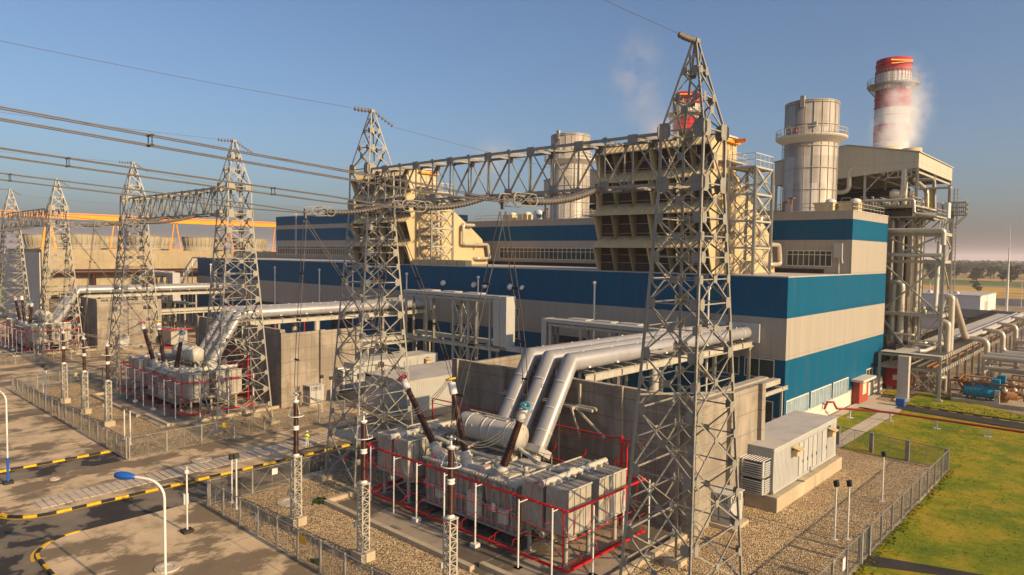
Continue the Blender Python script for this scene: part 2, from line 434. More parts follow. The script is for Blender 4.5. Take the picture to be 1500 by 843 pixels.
ARCR = arc(-22.6, -62., 3., 180, 270)
yd = MB()
yd.prism(ARCR + [(60, -65), (60, 0), (-25.6, 0)], -.13, 0)
yd.prism([(-41.2, -65)] + arc(-34., -62, 3., 270, 360) + [(-31, -53.6), (-41.2, -53.6)], -.13, 0)
yd.prism(rect(-200, -65, -45.5, -53.6), -.13, 0)
yd.prism(rect(-200, -53.6, -31, 0), -.13, 0)
yd.prism(rect(-31, -27.5, -25.6, 0), -.13, 0)
struct('concrete_yard', yd, M['yard'])
mid = MB().sheet(rect(-31, -62, -25.6, -27.5), -.115)
mid.sheet(rect(-45.5, -63, -41.2, -53.6), -.115)
struct('service_road', mid, M['asphalt'])
# kerbs: yellow and black blocks, and a thin yellow edge line
def kerb(path, name='kerb', step=1.05, both=True):
    pts = []; L = 0
    for a, b in zip(path, path[1:]):
        a, b = V((*a, 0)), V((*b, 0)); n = max(1, int((b - a).length / .25))
        for i in range(n): pts.append(a.lerp(b, i / n))
    pts.append(V((*path[-1], 0)))
    mb = MB(); acc = 0
    for a, b in zip(pts, pts[1:]):
        acc += (b - a).length; mb.m = int(acc / step) % 2
        d = (b - a).normalized(); nrm = V((-d.y, d.x, 0))
        mb.obox((a + b) / 2 + V((0, 0, -.035)), (b - a) / 2 * 1.04, nrm * .10, V((0, 0, .095)))
    return struct(name, mb, [M['yellow'], M['black']])
kerb([(-30.95, -27.6), (-30.95, -62)] + list(reversed(arc(-34., -62, 3.05, 270, 360)))[0:] + [(-41.2, -65.05)])
kerb([(-45.45, -53.7), (-45.45, -65.0), (-90, -65.05)])
kerb([(-25.6, -61.9)] + arc(-22.6, -62., 3.05, 180, 270) + [(10, -65.05)])
ln = MB()
def line(path, w, z=-.1):
    for a, b in zip(path, path[1:]):
        a, b = V((*a, z)), V((*b, z)); d = (b - a).normalized(); n = V((-d.y, d.x, 0)) * w / 2
        ln.add([a - n, b - n, b + n, a + n], [(0, 1, 2, 3)])
line([(-30.7, -27.6), (-30.7, -62)], .12); line(list(reversed(arc(-34., -62, 3.35, 270, 360))), .12)
line([(-25.75, -27.6), (-25.75, -62)], .12); line(arc(-22.6, -62., 3.35, 180, 270), .2)
line([(-41.35, -53.7), (-41.35, -64.5)], .12); line([(-45.25, -53.7), (-45.25, -64.5)], .12)
struct('yellow_edge_line', ln, M['yellow'])

gv = MB()
gv.sheet(rect(-24, -53.5, 16., -.8), .02)
gv.sheet(rect(-85.6, -53.5, -41.6, -32.4), .02); gv.sheet(rect(-156, -53.5, -112, -32.4), .02)
struct('gravel_bed', gv, M['gravel'])
lw = MB()
lw.sheet([(16.2, -70), (90, -70), (90, -26.2), (21.9, -26.2), (16.2, -26.75)], .02)
lw.prism([(16.2, -28.7), (20.6, -28.4), (30, -27.6), (30, -26.4), (16.2, -26.4)], -.05, -.02)
lw.sheet([(16.2, -26.4), (90, -26.0), (90, 23), (16.2, 23.2)], .024)
lw.sheet([(6.25, -.7), (16.2, -.7), (16.2, 23.2), (5.9, 24.6)], .028)
lw.sheet([(1.6, 4), (4.3, 4), (4.3, 19.5), (1.6, 22.2)], .028)
lw.sheet([(5.2, 28.9), (90, 27.5), (90, 32), (18.4, 32.4), (8.3, 39.6), (5.0, 39.8)], .03)
lw.sheet([(1.2, 34.5), (3.2, 34.5), (3.2, 39), (1.2, 39)], .03)
struct('lawn', lw, M['lawn'])
pt = MB()
pt.sheet([(4.35, -.7), (6.2, -.7), (6.2, 24.3), (4.35, 22)], .036)
pt.sheet([(.5, 22.6), (4.35, 22), (6.2, 24.3), (5.2, 27.8), (1.0, 29.5)], .04)
pt.sheet(rect(.5, .5, 1.6, 34), .03)
pt.sheet([(3.6, 30.5), (5.6, 30.2), (5.3, 33.6), (3.4, 33.6)], .044)
struct('footpath', pt, M['path'])
gp = MB().sheet([(16.2, -28.7), (20.6, -26.6), (60, -14), (60, -11), (21.9, -24.9), (16.2, -26.75)], .05)
struct('gate_path', gp, M['asphaltdark'])
rr = MB().sheet([(5.2, 24.9), (6.5, 24.75), (90, 15.5), (90, 24.), (18.9, 27.0), (5.2, 28.1)], .045)
struct('narrow_road', rr, M['asphaltdark'])
kerb([(5.2, 28.3), (18.9, 27.15), (90, 24.1)], 'narrow_road_kerb', .95)
sl = MB()
sl.box(-17.3, -46.9, -.1, -1.6, -33., .1)
sl.box(-1.6, -46.9, -.1, 5.5, -33., .06)
bd = MB()
for dx in (0, -56.8, -127):
    bd.box(-18 + dx, -47.1, 0, -1.4 + dx, -46.7, .34); bd.box(-1.4 + dx, -46.3, 0, 5.6 + dx, -45.9, .34)
    bd.box(5.5 + dx, -45.9, 0, 5.9 + dx, -32.8, .34); bd.box(-18.3 + dx, -46.7, 0, -17.9 + dx, -32.8, .34)
    if dx: sl.box(-17.3 + dx, -46.9, -.1, 5.3 + dx, -33., .1)
struct('oil_slab', sl, M['slab'])
struct('bund_kerb', bd, M['plinth'])
tc = MB()
for i in range(58):
    y = -62.6 + i * .56; xs = -.055 * (y + 62.6)
    tc.box(-34.9 + xs * 1, y, -.02, -32.4 + xs, y + .46, .04)
struct('trench_cover', tc, M['path'])
mh = MB()
for x, y, r in ((-15.35, -59.9, .75), (-36.1, -48.9, .9), (-20.3, -48.7, 1.0), (-39.5, -60, .4), (-28., -33.5, .5)):
    mh.lathe([(r, 0), (r, .10), (r * .55, .11), (r * .55, .05), (0, .05)], (x, y, 0), n=24, smooth=False)
struct('manhole_ring', mh, M['path'])
# ------------------------------------------------------------------ lattice towers and gantry beams
ZL = [.45, 4.1, 7.7, 11.2, 14.4, 17.3, 19.9, 22.1, 24., 27., 28.9, 30.4, 31.6]
def half(z):
    if z <= 24: t = z / 24; return 2.27 + (1.36 - 2.27) * t, 3.32 + (1.36 - 3.32) * t
    if z <= 27: return 1.36, 1.30
    t = (z - 27) / 5.1; return 1.36 + (.13 - 1.36) * t, 1.30 + (.13 - 1.30) * t
TY = -40.4
def tower(x, label, detail=True):
    t = thing('lattice_tower', label, 'lattice tower', (x, TY, 0), 'steel lattice towers of the gantries')
    P = lambda sx, sy, z: V((x + sx * half(z)[0], TY + sy * half(z)[1], z))
    for sx in (-1, 1):
        for sy in (-1, 1):
            g = MB()
            for a, b in ((.35, 24), (24, 27), (27, 32.1)):
                g.lbar(P(sx, sy, a), P(sx, sy, b),  .15 if b < 28 else .11, (sx, sy * .001, 0), .035)
            lg = g.build('leg', M['steel'], t)
            f = MB(); q = P(sx, sy, 0); f.box(q.x - .55, q.y - .55, -.1, q.x + .55, q.y + .55, .38); f.box(q.x - .2, q.y - .2, .38, q.x + .2, q.y + .2, .45)
            f.build('footing', M['plinth'], t)
    faces = [((-1, -1), (1, -1), (0, -1, 0)), ((1, -1), (1, 1), (1, 0, 0)), ((1, 1), (-1, 1), (0, 1, 0)), ((-1, 1), (-1, -1), (-1, 0, 0))]
    for A, B, nr in faces:
        g = MB(); gp = MB(); nv = V(nr)
        def plate(p, w, h):
            e = V((nv.y, nv.x, 0)); w /= 2; h /= 2
            gp.extr([p + nv * .025 + e * (w * i) + V((0, 0, h * j)) for i, j in ((-1, -.55), (-.7, -1), (.7, -1), (1, -.55), (1, .55), (.7, 1), (-.7, 1), (-1, .55))], nv * .024)
        for i, (z0, z1) in enumerate(zip(ZL, ZL[1:])):
            a0, b0, a1, b1 = P(*A, z0), P(*B, z0), P(*A, z1), P(*B, z1)
            w = .080 if z0 < 20 else .075
            if z0 >= 28: w = .08
            k = (b0 - a0).length / ((b0 - a0).length + (b1 - a1).length)
            c = a0.lerp(b1, k)
            if z0 < 28:
                g.lbar(a0, b1, w, nr); g.lbar(b0 - nv * .03, a1 - nv * .03, w, nr)
                plate(c, .42, .42)
            else:
                g.lbar(*((a0, b1) if i % 2 else (b0, a1)), w, nr)
            if i: g.lbar(a0, b0, w if z0 in (24, 27) else w * .9, nr)
            if z0 < 22:
                # redundant members: mid-height strut and short knee braces
                zm = c.z; am, bm = P(*A, zm), P(*B, zm)
                g.lbar(am, c, .06, nr); g.lbar(c, bm, .06, nr)
                g.lbar(am, a0.lerp(b1, k * .5), .05, nr); g.lbar(bm, b0.lerp(a1, k * .5), .05, nr)
                plate(am.lerp(c, .08), .36, .5); plate(bm.lerp(c, .08), .36, .5)
            s = (.85, .9) if z0 in (24, 27) else ((.5, .62) if z0 < 28 else (.3, .45))
            if i:
                plate(a0.lerp(b0, .09 if z0 < 28 else .2), *s); plate(b0.lerp(a0, .09 if z0 < 28 else .2), *s)
        g.m = 1; g.add(gp.v, gp.f); g.build('bracing', [M['steel'], M['gusset']], t)
    pg = MB()
    for i in range(70):
        z = 2 + i * .42; p = P(1, -1, z) if i % 2 else P(1, -1, z)
        d = V((.17, 0, 0)) if i % 2 else V((0, -.17, 0)); pg.bar(p, p + d, .022)
    pg.build('step_bolts', M['steel'], t)
    cp = MB().box(x - .2, TY - .2, 32.0, x + .2, TY + .2, 32.25); cp.build('peak_cap', M['gusset'], t)
    hp = MB()
    q = P(-1, -1, 24); hp.bar(P(-1, -1, 23.9), P(1, 1, 23.9), .12); hp.bar(P(1, -1, 23.9), P(-1, 1, 23.9), .12); hp.build('diaphragm', M['steel'], t); hp = MB(); hp.bar(P(-1, -1, 12), P(1, 1, 12), .1); hp.bar(P(1, -1, 12), P(-1, 1, 12), .1)
    hp.build('diaphragm', M['steel'], t)
    return t
TX = [9.6, -21., -46.8, -77.8, -115.3, -149.3]
TLAB = ['tallest looking lattice tower, nearest the camera, beside the pale electrical cabin',
        'second lattice tower from the right, rising beside the road with yellow and black kerb',
        'lattice tower third from the right, beside the tall concrete wall end of the middle bay',
        'lattice tower fourth from the right, standing at the left end of the middle gantry',
        'lattice tower second from the left, in front of the beige cooling tower',
        'leftmost lattice tower, at the very edge of the yard']
for x, l in zip(TX, TLAB): tower(x, l)
# the tower heads are square so that the four chords of the beam frame into them
def beam(xa, xb, label):
    t = thing('gantry_beam', label, 'gantry beam', ((xa + xb) / 2, TY, 24), 'gantry beams between the towers')
    y0, y1, z0, z1 = TY - 1.12, TY + 1.12, 24.05, 26.95
    for y in (y0, y1):
        for z in (z0, z1):
            c = MB().lbar((xa, y, z), (xb, y, z), .16, (0, 1 if y > TY else -1, 0), .03); c.build('chord', M['steel'], t)
    n = int(round((xb - xa) / 2.05)); n += n % 2
    xs = [xa + (xb - xa) * i / n for i in range(n + 1)]
    for y, nr in ((y0, -1), (y1, 1)):
        g = MB(); gp = MB()
        for i in range(n):
            if i: g.lbar((xs[i], y, z0), (xs[i], y, z1), .07, (0, nr, 0))
            up = i % 2 == 0
            g.lbar((xs[i], y, z0 if up else z1), (xs[i + 1], y, z1 if up else z0), .095, (0, nr, 0))
            if i:
                zz = z1 if i % 2 else z0
                gp.obox((xs[i], y + nr * .03, zz + (-.12 if i % 2 else .12)), (.34, 0, 0), (0, .012, 0), (0, 0, .26))
                zz = z0 if i % 2 else z1
                gp.obox((xs[i], y + nr * .03, zz), (.16, 0, 0), (0, .012, 0), (0, 0, .16))
        g.m = 1; g.add(gp.v, gp.f); g.build('web_bracing', [M['steel'], M['gusset']], t)
    for z in (z0, z1):
        g = MB()
        for i in range(n):
            g.lbar((xs[i], y0, z), (xs[i], y1, z), .1, (0, 0, 1)); g.lbar((xs[i], y0 if i % 2 else y1, z), (xs[i + 1], y1 if i % 2 else y0, z), .1, (0, 0, 1))
        g.build('plan_bracing', M['steel'], t)
    w = MB().box(xa + 1.5, TY - .25, z0 + .06, xb - 1.5, TY + .25, z0 + .10); w.build('walkway', M['gusset'], t)
BL = ['long grey gantry truss spanning the two nearest towers in front of the filter house',
      'grey gantry truss in the middle distance, level with the orange crane beam', 'farthest gantry truss at the left edge of the picture']
for i in range(3): beam(TX[2 * i + 1] + 1.3, TX[2 * i] - 1.3, BL[i])

# ------------------------------------------------------------------ insulators and conductors
def discs(mb, pts, r, pitch, core=.04):
    """a chain of insulator sheds along a curve"""
    L = [0]
    for a, b in zip(pts, pts[1:]): L.append(L[-1] + (b - a).length)
    n = int(L[-1] / pitch)
    def at(s):
        for i in range(len(pts) - 1):
            if s <= L[i + 1] or i == len(pts) - 2:
                return pts[i].lerp(pts[i + 1], (s - L[i]) / (L[i + 1] - L[i])), (pts[i + 1] - pts[i]).normalized()
    for k in range(n):
        p, d = at((k + .5) * pitch)
        mb.lathe([(core, -pitch * .5), (core, -pitch * .2), (r, -.015), (r * .95, .02), (core * 1.3, pitch * .2), (core, pitch * .5)], p, d, 12)
def sag(a, b, s, n=14):
    a, b = V(a), V(b)
    return [a.lerp(b, i / n) - V((0, 0, 4 * s * (i / n) * (1 - i / n))) for i in range(n + 1)]
BAYN = ['the nearest bay', 'the middle bay', 'the far left bay']
PHN = [('leftmost', 'red'), ('middle', 'yellow'), ('rightmost', 'blue')]
BX = [-15.95, -5.7, 3.6]
PX = [-15.9, -7.6, .7]
BUSH = [((-11.3, -41.5, 5.0), (-15.1, -41.5, 9.55)), ((-7.75, -41.5, 5.1), (-9.25, -41.6, 10.2)), ((-3.85, -41.5, 4.95), (-2.0, -41.5, 9.35))]
DX = [0, -56.8, -127.]
for u in range(3):
    for k in range(3):
        x = BX[k] + DX[u]
        if u == 2 and k == 0: x += 2
        who = '%s of the three in %s' % (PHN[k][0], BAYN[u])
        t = thing('insulator_string', 'ribbed insulator string with oval grading ring, ' + who, 'insulator string', (x, -41.5, 23.9), 'tension insulator strings')
        pts = sag((x, -41.9, 23.95), (x, -48.3, 22.85), .3)
        m = MB(); discs(m, pts, .2, .26, .045)
        discs(m, [p + V((.45, 0, 0)) for p in pts], .2, .26, .045)
        m.build('insulator_discs', M['polymer'], t)
        f = MB(); f.bar((x - .2, -41.5, 24.05), (x + .6, -41.5, 24.05), .1); f.bar((x - .1, -41.5, 24.05), (x - .1, -41.9, 23.95), .09); f.bar((x + .5, -41.5, 24.05), (x + .5, -41.9, 23.95), .09)
        f.build('hanger', M['wire'], t); f = MB(); f.bar((x - .15, -48.4, 22.93), (x + .57, -48.4, 22.93), .12, .25); f.bar((x + .2, -48.4, 22.93), (x + .2, -50.1, 22.75), .1, .2)
        f.bar((x - .1, -49.0, 22.85), (x + .5, -49.0, 22.85), .08); f.bar((x + .2, -50.0, 22.3), (x + .2, -50.0, 23.0), .14, .2)
        f.build('yoke_plate', M['wire'], t)
        rg = MB()
        for xo in (-.35, .75):
            n = 10; zc, yc = 22.87, -48.8
            lp = [V((x + xo, yc - .62 + .33 * -math.sin(PI * i / n), zc + .33 * math.cos(PI * i / n))) for i in range(n + 1)]
            lp += [V((x + xo, yc + .62 + .33 * math.sin(PI * i / n), zc - .33 * math.cos(PI * i / n))) for i in range(n + 1)]
            rg.pipe(lp + [lp[0]], .03, 6, cap=False)
            rg.bar((x + xo, yc - .5, zc - .31), (x + xo, yc + .5, zc + .31), .025); rg.bar((x + xo, yc + .5, zc - .31), (x + xo, yc - .5, zc + .31), .025)
        rg.bar((x - .35, -48.8, 23.18), (x + .75, -48.8, 23.18), .04)
        rg.build('grading_ring', M['steel'], t)
        l = thing('power_line', 'bundled overhead conductors leading left from the %s insulator string in %s' % (PHN[k][0], BAYN[u]), 'power line', (x, -50, 22.7), 'overhead power lines')
        for a in (-.17, .17):
            for b in (-.17, .17):
                c = MB()
                pts = [V((x + .2 + a, -50.0 - s, 22.72 + b * min(1, .2 + s / 3) + .048 * s + .00035 * s * s)) for s in [i * 4.5 for i in range(23)]]
                c.pipe(pts, .024, 5); c.build('conductor', M['wire'], l)
        for s in (8, 17.5, 27, 37, 48):
            sp = MB(); z = 22.72 + .048 * s + .00035 * s * s; e = .17
            for p, q in (((-e, -e), (e, -e)), ((e, -e), (e, e)), ((e, e), (-e, e)), ((-e, e), (-e, -e))):
                sp.bar((x + .2 + p[0], -50.0 - s, z + p[1]), (x + .2 + q[0], -50.0 - s, z + q[1]), .03)
            for p in ((-e, -e), (e, e), (-e, e), (e, -e)): sp.box(x + .2 + p[0] - .03, -50.06 - s, z + p[1] - .035, x + .2 + p[0] + .03, -49.94 - s, z + p[1] + .035)
            sp.build('spacer', M['black'], l)
        # droppers from the line clamp to the bushing and to the surge arrester
        bt = V(BUSH[k][1]) + V((DX[u], 0, .35)); at_ = V((PX[k] + DX[u], -50.7, 9.75))
        for nm, tgt, sgv, word in (('b', bt, 1.4, 'bushing'), ('a', at_, .5, 'post insulator')):
            d = thing('dropper_cable', 'thin cables from the %s line of %s down to its %s' % (PHN[k][0], BAYN[u], word), 'cable', tgt, 'dropper cables')
            st = V((x + .2, -50.0, 22.2))
            for o in (-.2, .2):
                c = MB()
                mid_ = st.lerp(tgt, .62) + V((0, -.2 if nm == 'a' else 1.2, -sgv))
                ps = [st * (1 - q) ** 2 + mid_ * 2 * q * (1 - q) + tgt * q * q + V((o * (1 if q < .96 else .3), 0, 0)) for q in [i / 14 for i in range(15)]]
                c.pipe(ps, .026, 5); c.build('cable', M['wire'], d)
            for q in (.25, .5, .75):
                c = MB(); p = st * (1 - q) ** 2 + mid_ * 2 * q * (1 - q) + tgt * q * q; c.box(p.x - .26, p.y - .05, p.z - .06, p.x + .26, p.y + .05, p.z + .06); c.build('spacer', M['black'], d)
        d = thing('jumper_cable', 'looping cables between the %s bushing and the post insulator in %s' % (PHN[k][1] + ' ringed', BAYN[u]), 'cable', at_, 'jumper cables')
        for o in (-.14, .0, .14):
            c = MB(); c.pipe([p + V((o, 0, 0)) for p in sag(at_ + V((0, .1, 0)), bt + V((0, -.1, 0)), 1.5 + o)], .024, 5); c.build('cable', M['wire'], d)
# earth wires on the peaks
for i, x in enumerate(TX):
    t = thing('peak_insulator', 'short insulator chain at the top of the ' + TLAB[i].split(',')[0], 'insulator', (x, TY, 32.2), 'peak insulators')
    m = MB(); discs(m, sag((x, TY - .2, 32.15), (x, TY - 2.1, 32.1), .06, 6), .19, .34, .045); m.build('insulator_discs', M['polymer'], t)
    m = MB(); m.pipe([V((x, TY - 2.1 - s, 32.1 + .0009 * (s - 14) ** 2 - .18)) for s in [q * 5 for q in range(24)]], .016, 4); m.build('earth_wire', M['wire'], t)
    if i:
        m = MB(); discs(m, sag((x + .1, TY + .2, 32.1), (x + .8, TY + 1.9, 30.9), .05, 6), .19, .34, .045); m.build('insulator_discs', M['polymer'], t)
        m = MB(); m.pipe(sag((x + .8, TY + 1.9, 30.9), (x + 9, 22.4, 26.5 if x > -90 else 29.4), .6), .016, 4); m.build('earth_wire', M['wire'], t)
# ------------------------------------------------------------------ one generator bay (built once, copied twice)
unit = []
def T(name, label, cat, loc=(0, 0, 0), group=None):
    t = thing(name, label.replace('{}', BAYN[0]), cat, loc, group); t['_l'] = label; unit.append(t); return t

# --- power transformer
t = T('power_transformer', 'large pale grey power transformer with three slanting brown bushings in {}', 'transformer', (-7, -40, 0), 'power transformers of the bays')
g = MB(); x0, x1, y0, y1 = -11.4, -2.0, -42.2, -37.1
g.box(x0, y0, .75, x1, y1, 4.05)
for i in range(15):
    x = x0 + .35 + i * .62; g.box(x, y0 - .16, .85, x + .16, y0, 3.95); g.box(x, y1, .85, x + .16, y1 + .16, 3.95)
for i in range(8):
    y = y0 + .3 + i * .64; g.box(x1, y, .85, x1 + .14, y + .14, 3.95); g.box(x0 - .14, y, .85, x0, y + .14, 3.95)
g.box(x0 - .25, y0 - .25, .75, x1 + .25, y1 + .25, .9); g.box(x0 - .1, y0 - .2, 2.2, x1 + .1, y0 - .02, 2.34)
tank = g.build('tank', M['tpaint'], t)
g = MB(); g.box(x0 - .22, y0 - .22, 4.05, x1 + .22, y1 + .22, 4.2)
for x in (-10.2, -7, -4.2): g.box(x - 1.1, y0 + .4, 4.2, x + 1.1, y1 - .5, 4.42)
for i in range(30): g.tube((x0 + .1 + i * .31, y0 - .12, 4.2), (x0 + .1 + i * .31, y0 - .12, 4.27), .05, n=6)
g.build('cover', M['twhite'], t)
g = MB()
for x in (-10.6, -6.7, -2.8): g.box(x - .2, y0 - .3, .08, x + .2, y1 + .3, .75)
g.box(x0, y0 + .5, .3, x1, y0 + .8, .74); g.box(x0, y1 - .8, .3, x1, y1 - .5, .74)
g.build('skid', M['dark'], t)
# radiators: banks of upright panels, two by two on each side
def radiator(xa, xb, ya, yb):
    n = max(3, int(round((yb - ya) / .62))); d = (yb - ya) / n; g = MB(); tp = MB()
    for i in range(n):
        y = ya + i * d
        g.box(xa, y, 2.15, xb, y + d - .07, 5.02)
        g.box(xa + .1, y + .05, 5.02, xb - .1, y + d - .12, 5.08)
        for j in range(2): tp.box(xa + .12, y + .1 + j * .24, 5.06, xb - .12, y + .17 + j * .24, 5.13)
    g.box(xa + .3, ya + .05, 2.3, xb - .3, yb - .1, 4.9)
    r = g.build('radiator', M['tpaint'], t)
    tp.bar((xa, ya, 5.12), (xa, yb, 5.12), .09); tp.bar((xb, ya, 5.12), (xb, yb, 5.12), .09); tp.build('top_rib', M['twhite'], r)
    tp = MB(); tp.bar((xb + .015, ya, 2.2), (xb + .015, yb, 2.2), .07); tp.bar((xa + .1, ya - .02, 4.9), (xb - .1, ya - .02, 2.4), .03); tp.build('bottom_rail', M['twhite'], r)
    return r
for xa, xb in ((-1., .78), (1.1, 2.95), (-16.85, -15.1), (-14.7, -12.95)):
    radiator(xa, xb, -42.75, -40.3); radiator(xa, xb, -39.5, -36.2)
for xc, xt in ((.94, -2.), (-14.9, -11.4)):
    g = MB(); g.tube((xc, -43.0, 5.2), (xc, -35.9, 5.2), .22, n=14)
    for i in range(9): g.tube((xc - .55, -42.4 + i * .75, 5.16), (xc + .55, -42.4 + i * .75, 5.16), .1, n=8)
    g.torus((xc, -43.0, 5.2), (0, 1, 0), .22, .04, 14); g.box(xc - .12, -40.2, 5.35, xc + .12, -39.6, 5.55)
    g.pipe([(xc, -39.9, 5.25), (xt, -39.9, 4.8)] if xc > 0 else [(xc, -39.9, 5.25), (xt, -39.9, 4.8)], .19, 10)
    g.torus(V((xc, -39.9, 5.25)).lerp(V((xt, -39.9, 4.8)), .6), (1, 0, -.15), .2, .05, 12)
    g.build('header_pipe', M['twhite'], t)
    g = MB(); g.tube((xc, -43.0, 1.85), (xc, -36.2, 1.85), .2, n=12); g.pipe([(xc, -41, 1.85), (xt, -41, 1.6)], .16, 10); g.build('lower_header', M['tpaint'], t)
    g = MB()
    for dx in (-1.6, 1.5):
        for y in (-42.3, -36.8, -39.9): g.tube((xc + dx, y, 0), (xc + dx, y, 2.15), .15, n=10); g.box(xc + dx - .3, y - .3, 0, xc + dx + .3, y + .3, .12)
    g.bar((xc - 1.6, -42.3, 1.9), (xc + 1.5, -42.3, .4), .1); g.bar((xc + 1.5, -42.3, 1.9), (xc - 1.6, -42.3, .4), .1)
    g.bar((xc + 1.5, -42.3, 1.95), (xc + 1.5, -36.8, 1.95), .18); g.bar((xc - 1.6, -42.3, 1.95), (xc - 1.6, -36.8, 1.95), .18)
    g.build('radiator_support', M['tpaint'], t)
    for y in (-41.6, -38.1):
        for dx in (-.9, 1.0):
            g = MB(); g.lathe([(.62, 0), (.66, .05), (.66, .45), (.5, .55), (0, .55)], (xc + dx, y, 1.6), n=16); g.lathe([(.62, 0), (0, .02)], (xc + dx, y, 1.6), n=16); g.build('cooling_fan', M['twhite'], t)
for (b, tp), col in zip(BUSH, ('red', 'yellow', 'cyan')):
    b, tp = V(b), V(tp); d = (tp - b).normalized()
    g = MB(); q = b - d * 1.55; g.lathe([(.50, -.1), (.50, .35), (.58, .38), (.58, .46), (.46, .5), (.42, 1.2), (.52, 1.24), (.52, 1.36), (.4, 1.4), (.4, 1.62), (0, 1.62)], q, d, 18)
    g.tube((q.x, q.y, 3.4), (q.x + d.x * .3, q.y, q.z + .5), .6, .5, 16)
    g.lathe([(.36, 0), (.36, .5), (0, .55)], q + V((.35, -.3, .1)), (0, -1, 0), 12)
    for j in range(8): a = j * PI / 4; g.box(q.x + .5 * math.cos(a) - .05, q.y + .5 * math.sin(a) - .05, q.z + .3, q.x + .5 * math.cos(a) + .05, q.y + .5 * math.sin(a) + .05, q.z + .6)
    tu = g.build('turret', M['twhite'], t)
    g = MB(); L = (tp - b).length - .9; n = 34
    prof = []
    for i in range(n):
        r = .29 - .07 * i / n; z = .1 + (L - .1) * i / n; st = (L - .1) / n
        prof += [(r * .86, z), (r * 1.08, z + st * .55), (r * .86, z + st * .8)]
    g.lathe(prof, b, d, 16); bu = g.build('bushing', M['porcelain'], t)
    g = MB(); g.lathe([(.34, -.12), (.36, 0), (.3, .12), (.28, .16)], b, d, 16); g.build('base_flange', M['pole'], bu); g = MB(); g.lathe([(.28, 0), (.29, .05), (.29, .85), (.2, .9), (0, .9)], b + d * L, d, 16); g.tube(b + d * (L + .9), b + d * (L + 1.25), .06)
    g.build('end_fitting', M['pole'], bu)
    g = MB(); g.torus(b + d * (L + 1.15), d, .33, .075, 20, 8); g.bar(b + d * (L + 1.15) - V((.33, 0, 0)), b + d * (L + 1.15) + V((.33, 0, 0)), .06); g.build('corona_ring', M[col], bu)
g = MB(); g.lathe([(0, -3.15), (.7, -3.12), (.98, -3.0), (1.02, -2.9)] + [(1.02, z) for z in (-1.6, 1.6, 2.9)] + [(.98, 3.0), (.99, 3.05), (0, 3.06)], (-8.3, -38.2, 6.1), (1, 0, 0), 32)
for z in (-1.9, -.2, .6, 2.2): g.torus((-8.3 + z, -38.2, 6.1), (1, 0, 0), 1.02, .06, 32)
g.box(-9, -38.4, 7.1, -6.5, -38.0, 7.2); g.pipe([(-10.8, -38.1, 7.3), (-5.9, -38.1, 7.3)], .05)
for x in (-10.6, -9.6, -8.2, -7.1, -6.0): g.tube((x, -38.1, 7.05), (x, -38.1, 7.35), .05)
for x in (-9.6, -6.6): g.tube((x, -39.1, 6.4), (x, -39.22, 6.4), .12)
for a in range(0, 360, 60): g.tube((-5.23, -38.2 + .7 * math.cos(math.radians(a)), 6.1 + .7 * math.sin(math.radians(a))), (-5.18, -38.2 + .7 * math.cos(math.radians(a)), 6.1 + .7 * math.sin(math.radians(a))), .06)
con = g.build('conservator', M['twhite'], t)
g = MB()
for x in (-10.4, -6.2): g.tube((x, -38.2, 4.2), (x, -38.2, 5.2), .14); g.bar((x, -38.9, 5.06), (x, -37.5, 5.06), .2)
g.bar((-11, -38.9, 5), (-5.6, -38.9, 5), .14); g.bar((-11, -37.5, 5), (-5.6, -37.5, 5), .14); g.build('conservator_stand', M['tpaint'], t)
g = MB()
g.pipe([(-5.1, -38.4, 5.3), (-4.2, -38.4, 5.0), (-3.2, -38.9, 4.9), (-2.4, -39.4, 5.0)], .15, 10, .2); g.pipe([(-9, -38.8, 5.2), (-9, -40.5, 4.9), (-3, -40.5, 4.9)], .1, 8, .2)
g.pipe([(-12, -37, 4.9), (-12, -40.8, 4.7), (-10.5, -41, 4.6)], .09, 8, .2); g.pipe([(-11, -39.6, 4.6), (-6, -39.6, 4.7), (-6, -41.2, 4.6)], .07, 8, .2)
for x in (-10.1, -8.8, -6.3, -5.2, -2.9): g.tube((x, -40.2, 4.2), (x, -40.2, 4.75), .16, n=10); g.lathe([(.2, 0), (.2, .08), (0, .1)], (x, -40.2, 4.75), n=10)
for i in range(12): g.tube((-10.9 + i * .75, -37.6, 4.2), (-10.9 + i * .75, -37.6, 5.15), .025, n=5)
g.pipe([(-10.9, -37.6, 5.15), (-2.6, -37.6, 5.15)], .025, 5); g.pipe([(-10.9, -37.6, 4.7), (-2.6, -37.6, 4.7)], .025, 5)
g.build('oil_pipework', M['twhite'], t)
g = MB(); g.box(-6.1, -42.9, 1.2, -5.1, -42.36, 3.0); g.build('control_box', M['twhite'], t); MB().box(-3.1, -42.8, 1.4, -2.5, -42.36, 2.4).build('control_box', M['twhite'], t); MB().box(-9.7, -42.75, 1.6, -9.2, -42.36, 2.3).build('control_box', M['twhite'], t)
g = MB(); g.box(-4.1, -42.42, 1.9, -3.75, -42.37, 2.5); g.box(-4.03, -42.43, 2.05, -3.82, -42.42, 2.2); g.build('warning_plate', M['sign'], t)
g = MB()
for x in (-4.6, -8.3): g.pipe([(x, -42.1, 4.4), (x, -42.7, 3.9), (x + .2, -42.8, 2.9), (x + .1, -42.6, 2.4)], .06, 8, .3)
g.build('cable_hose', M['black'], t)

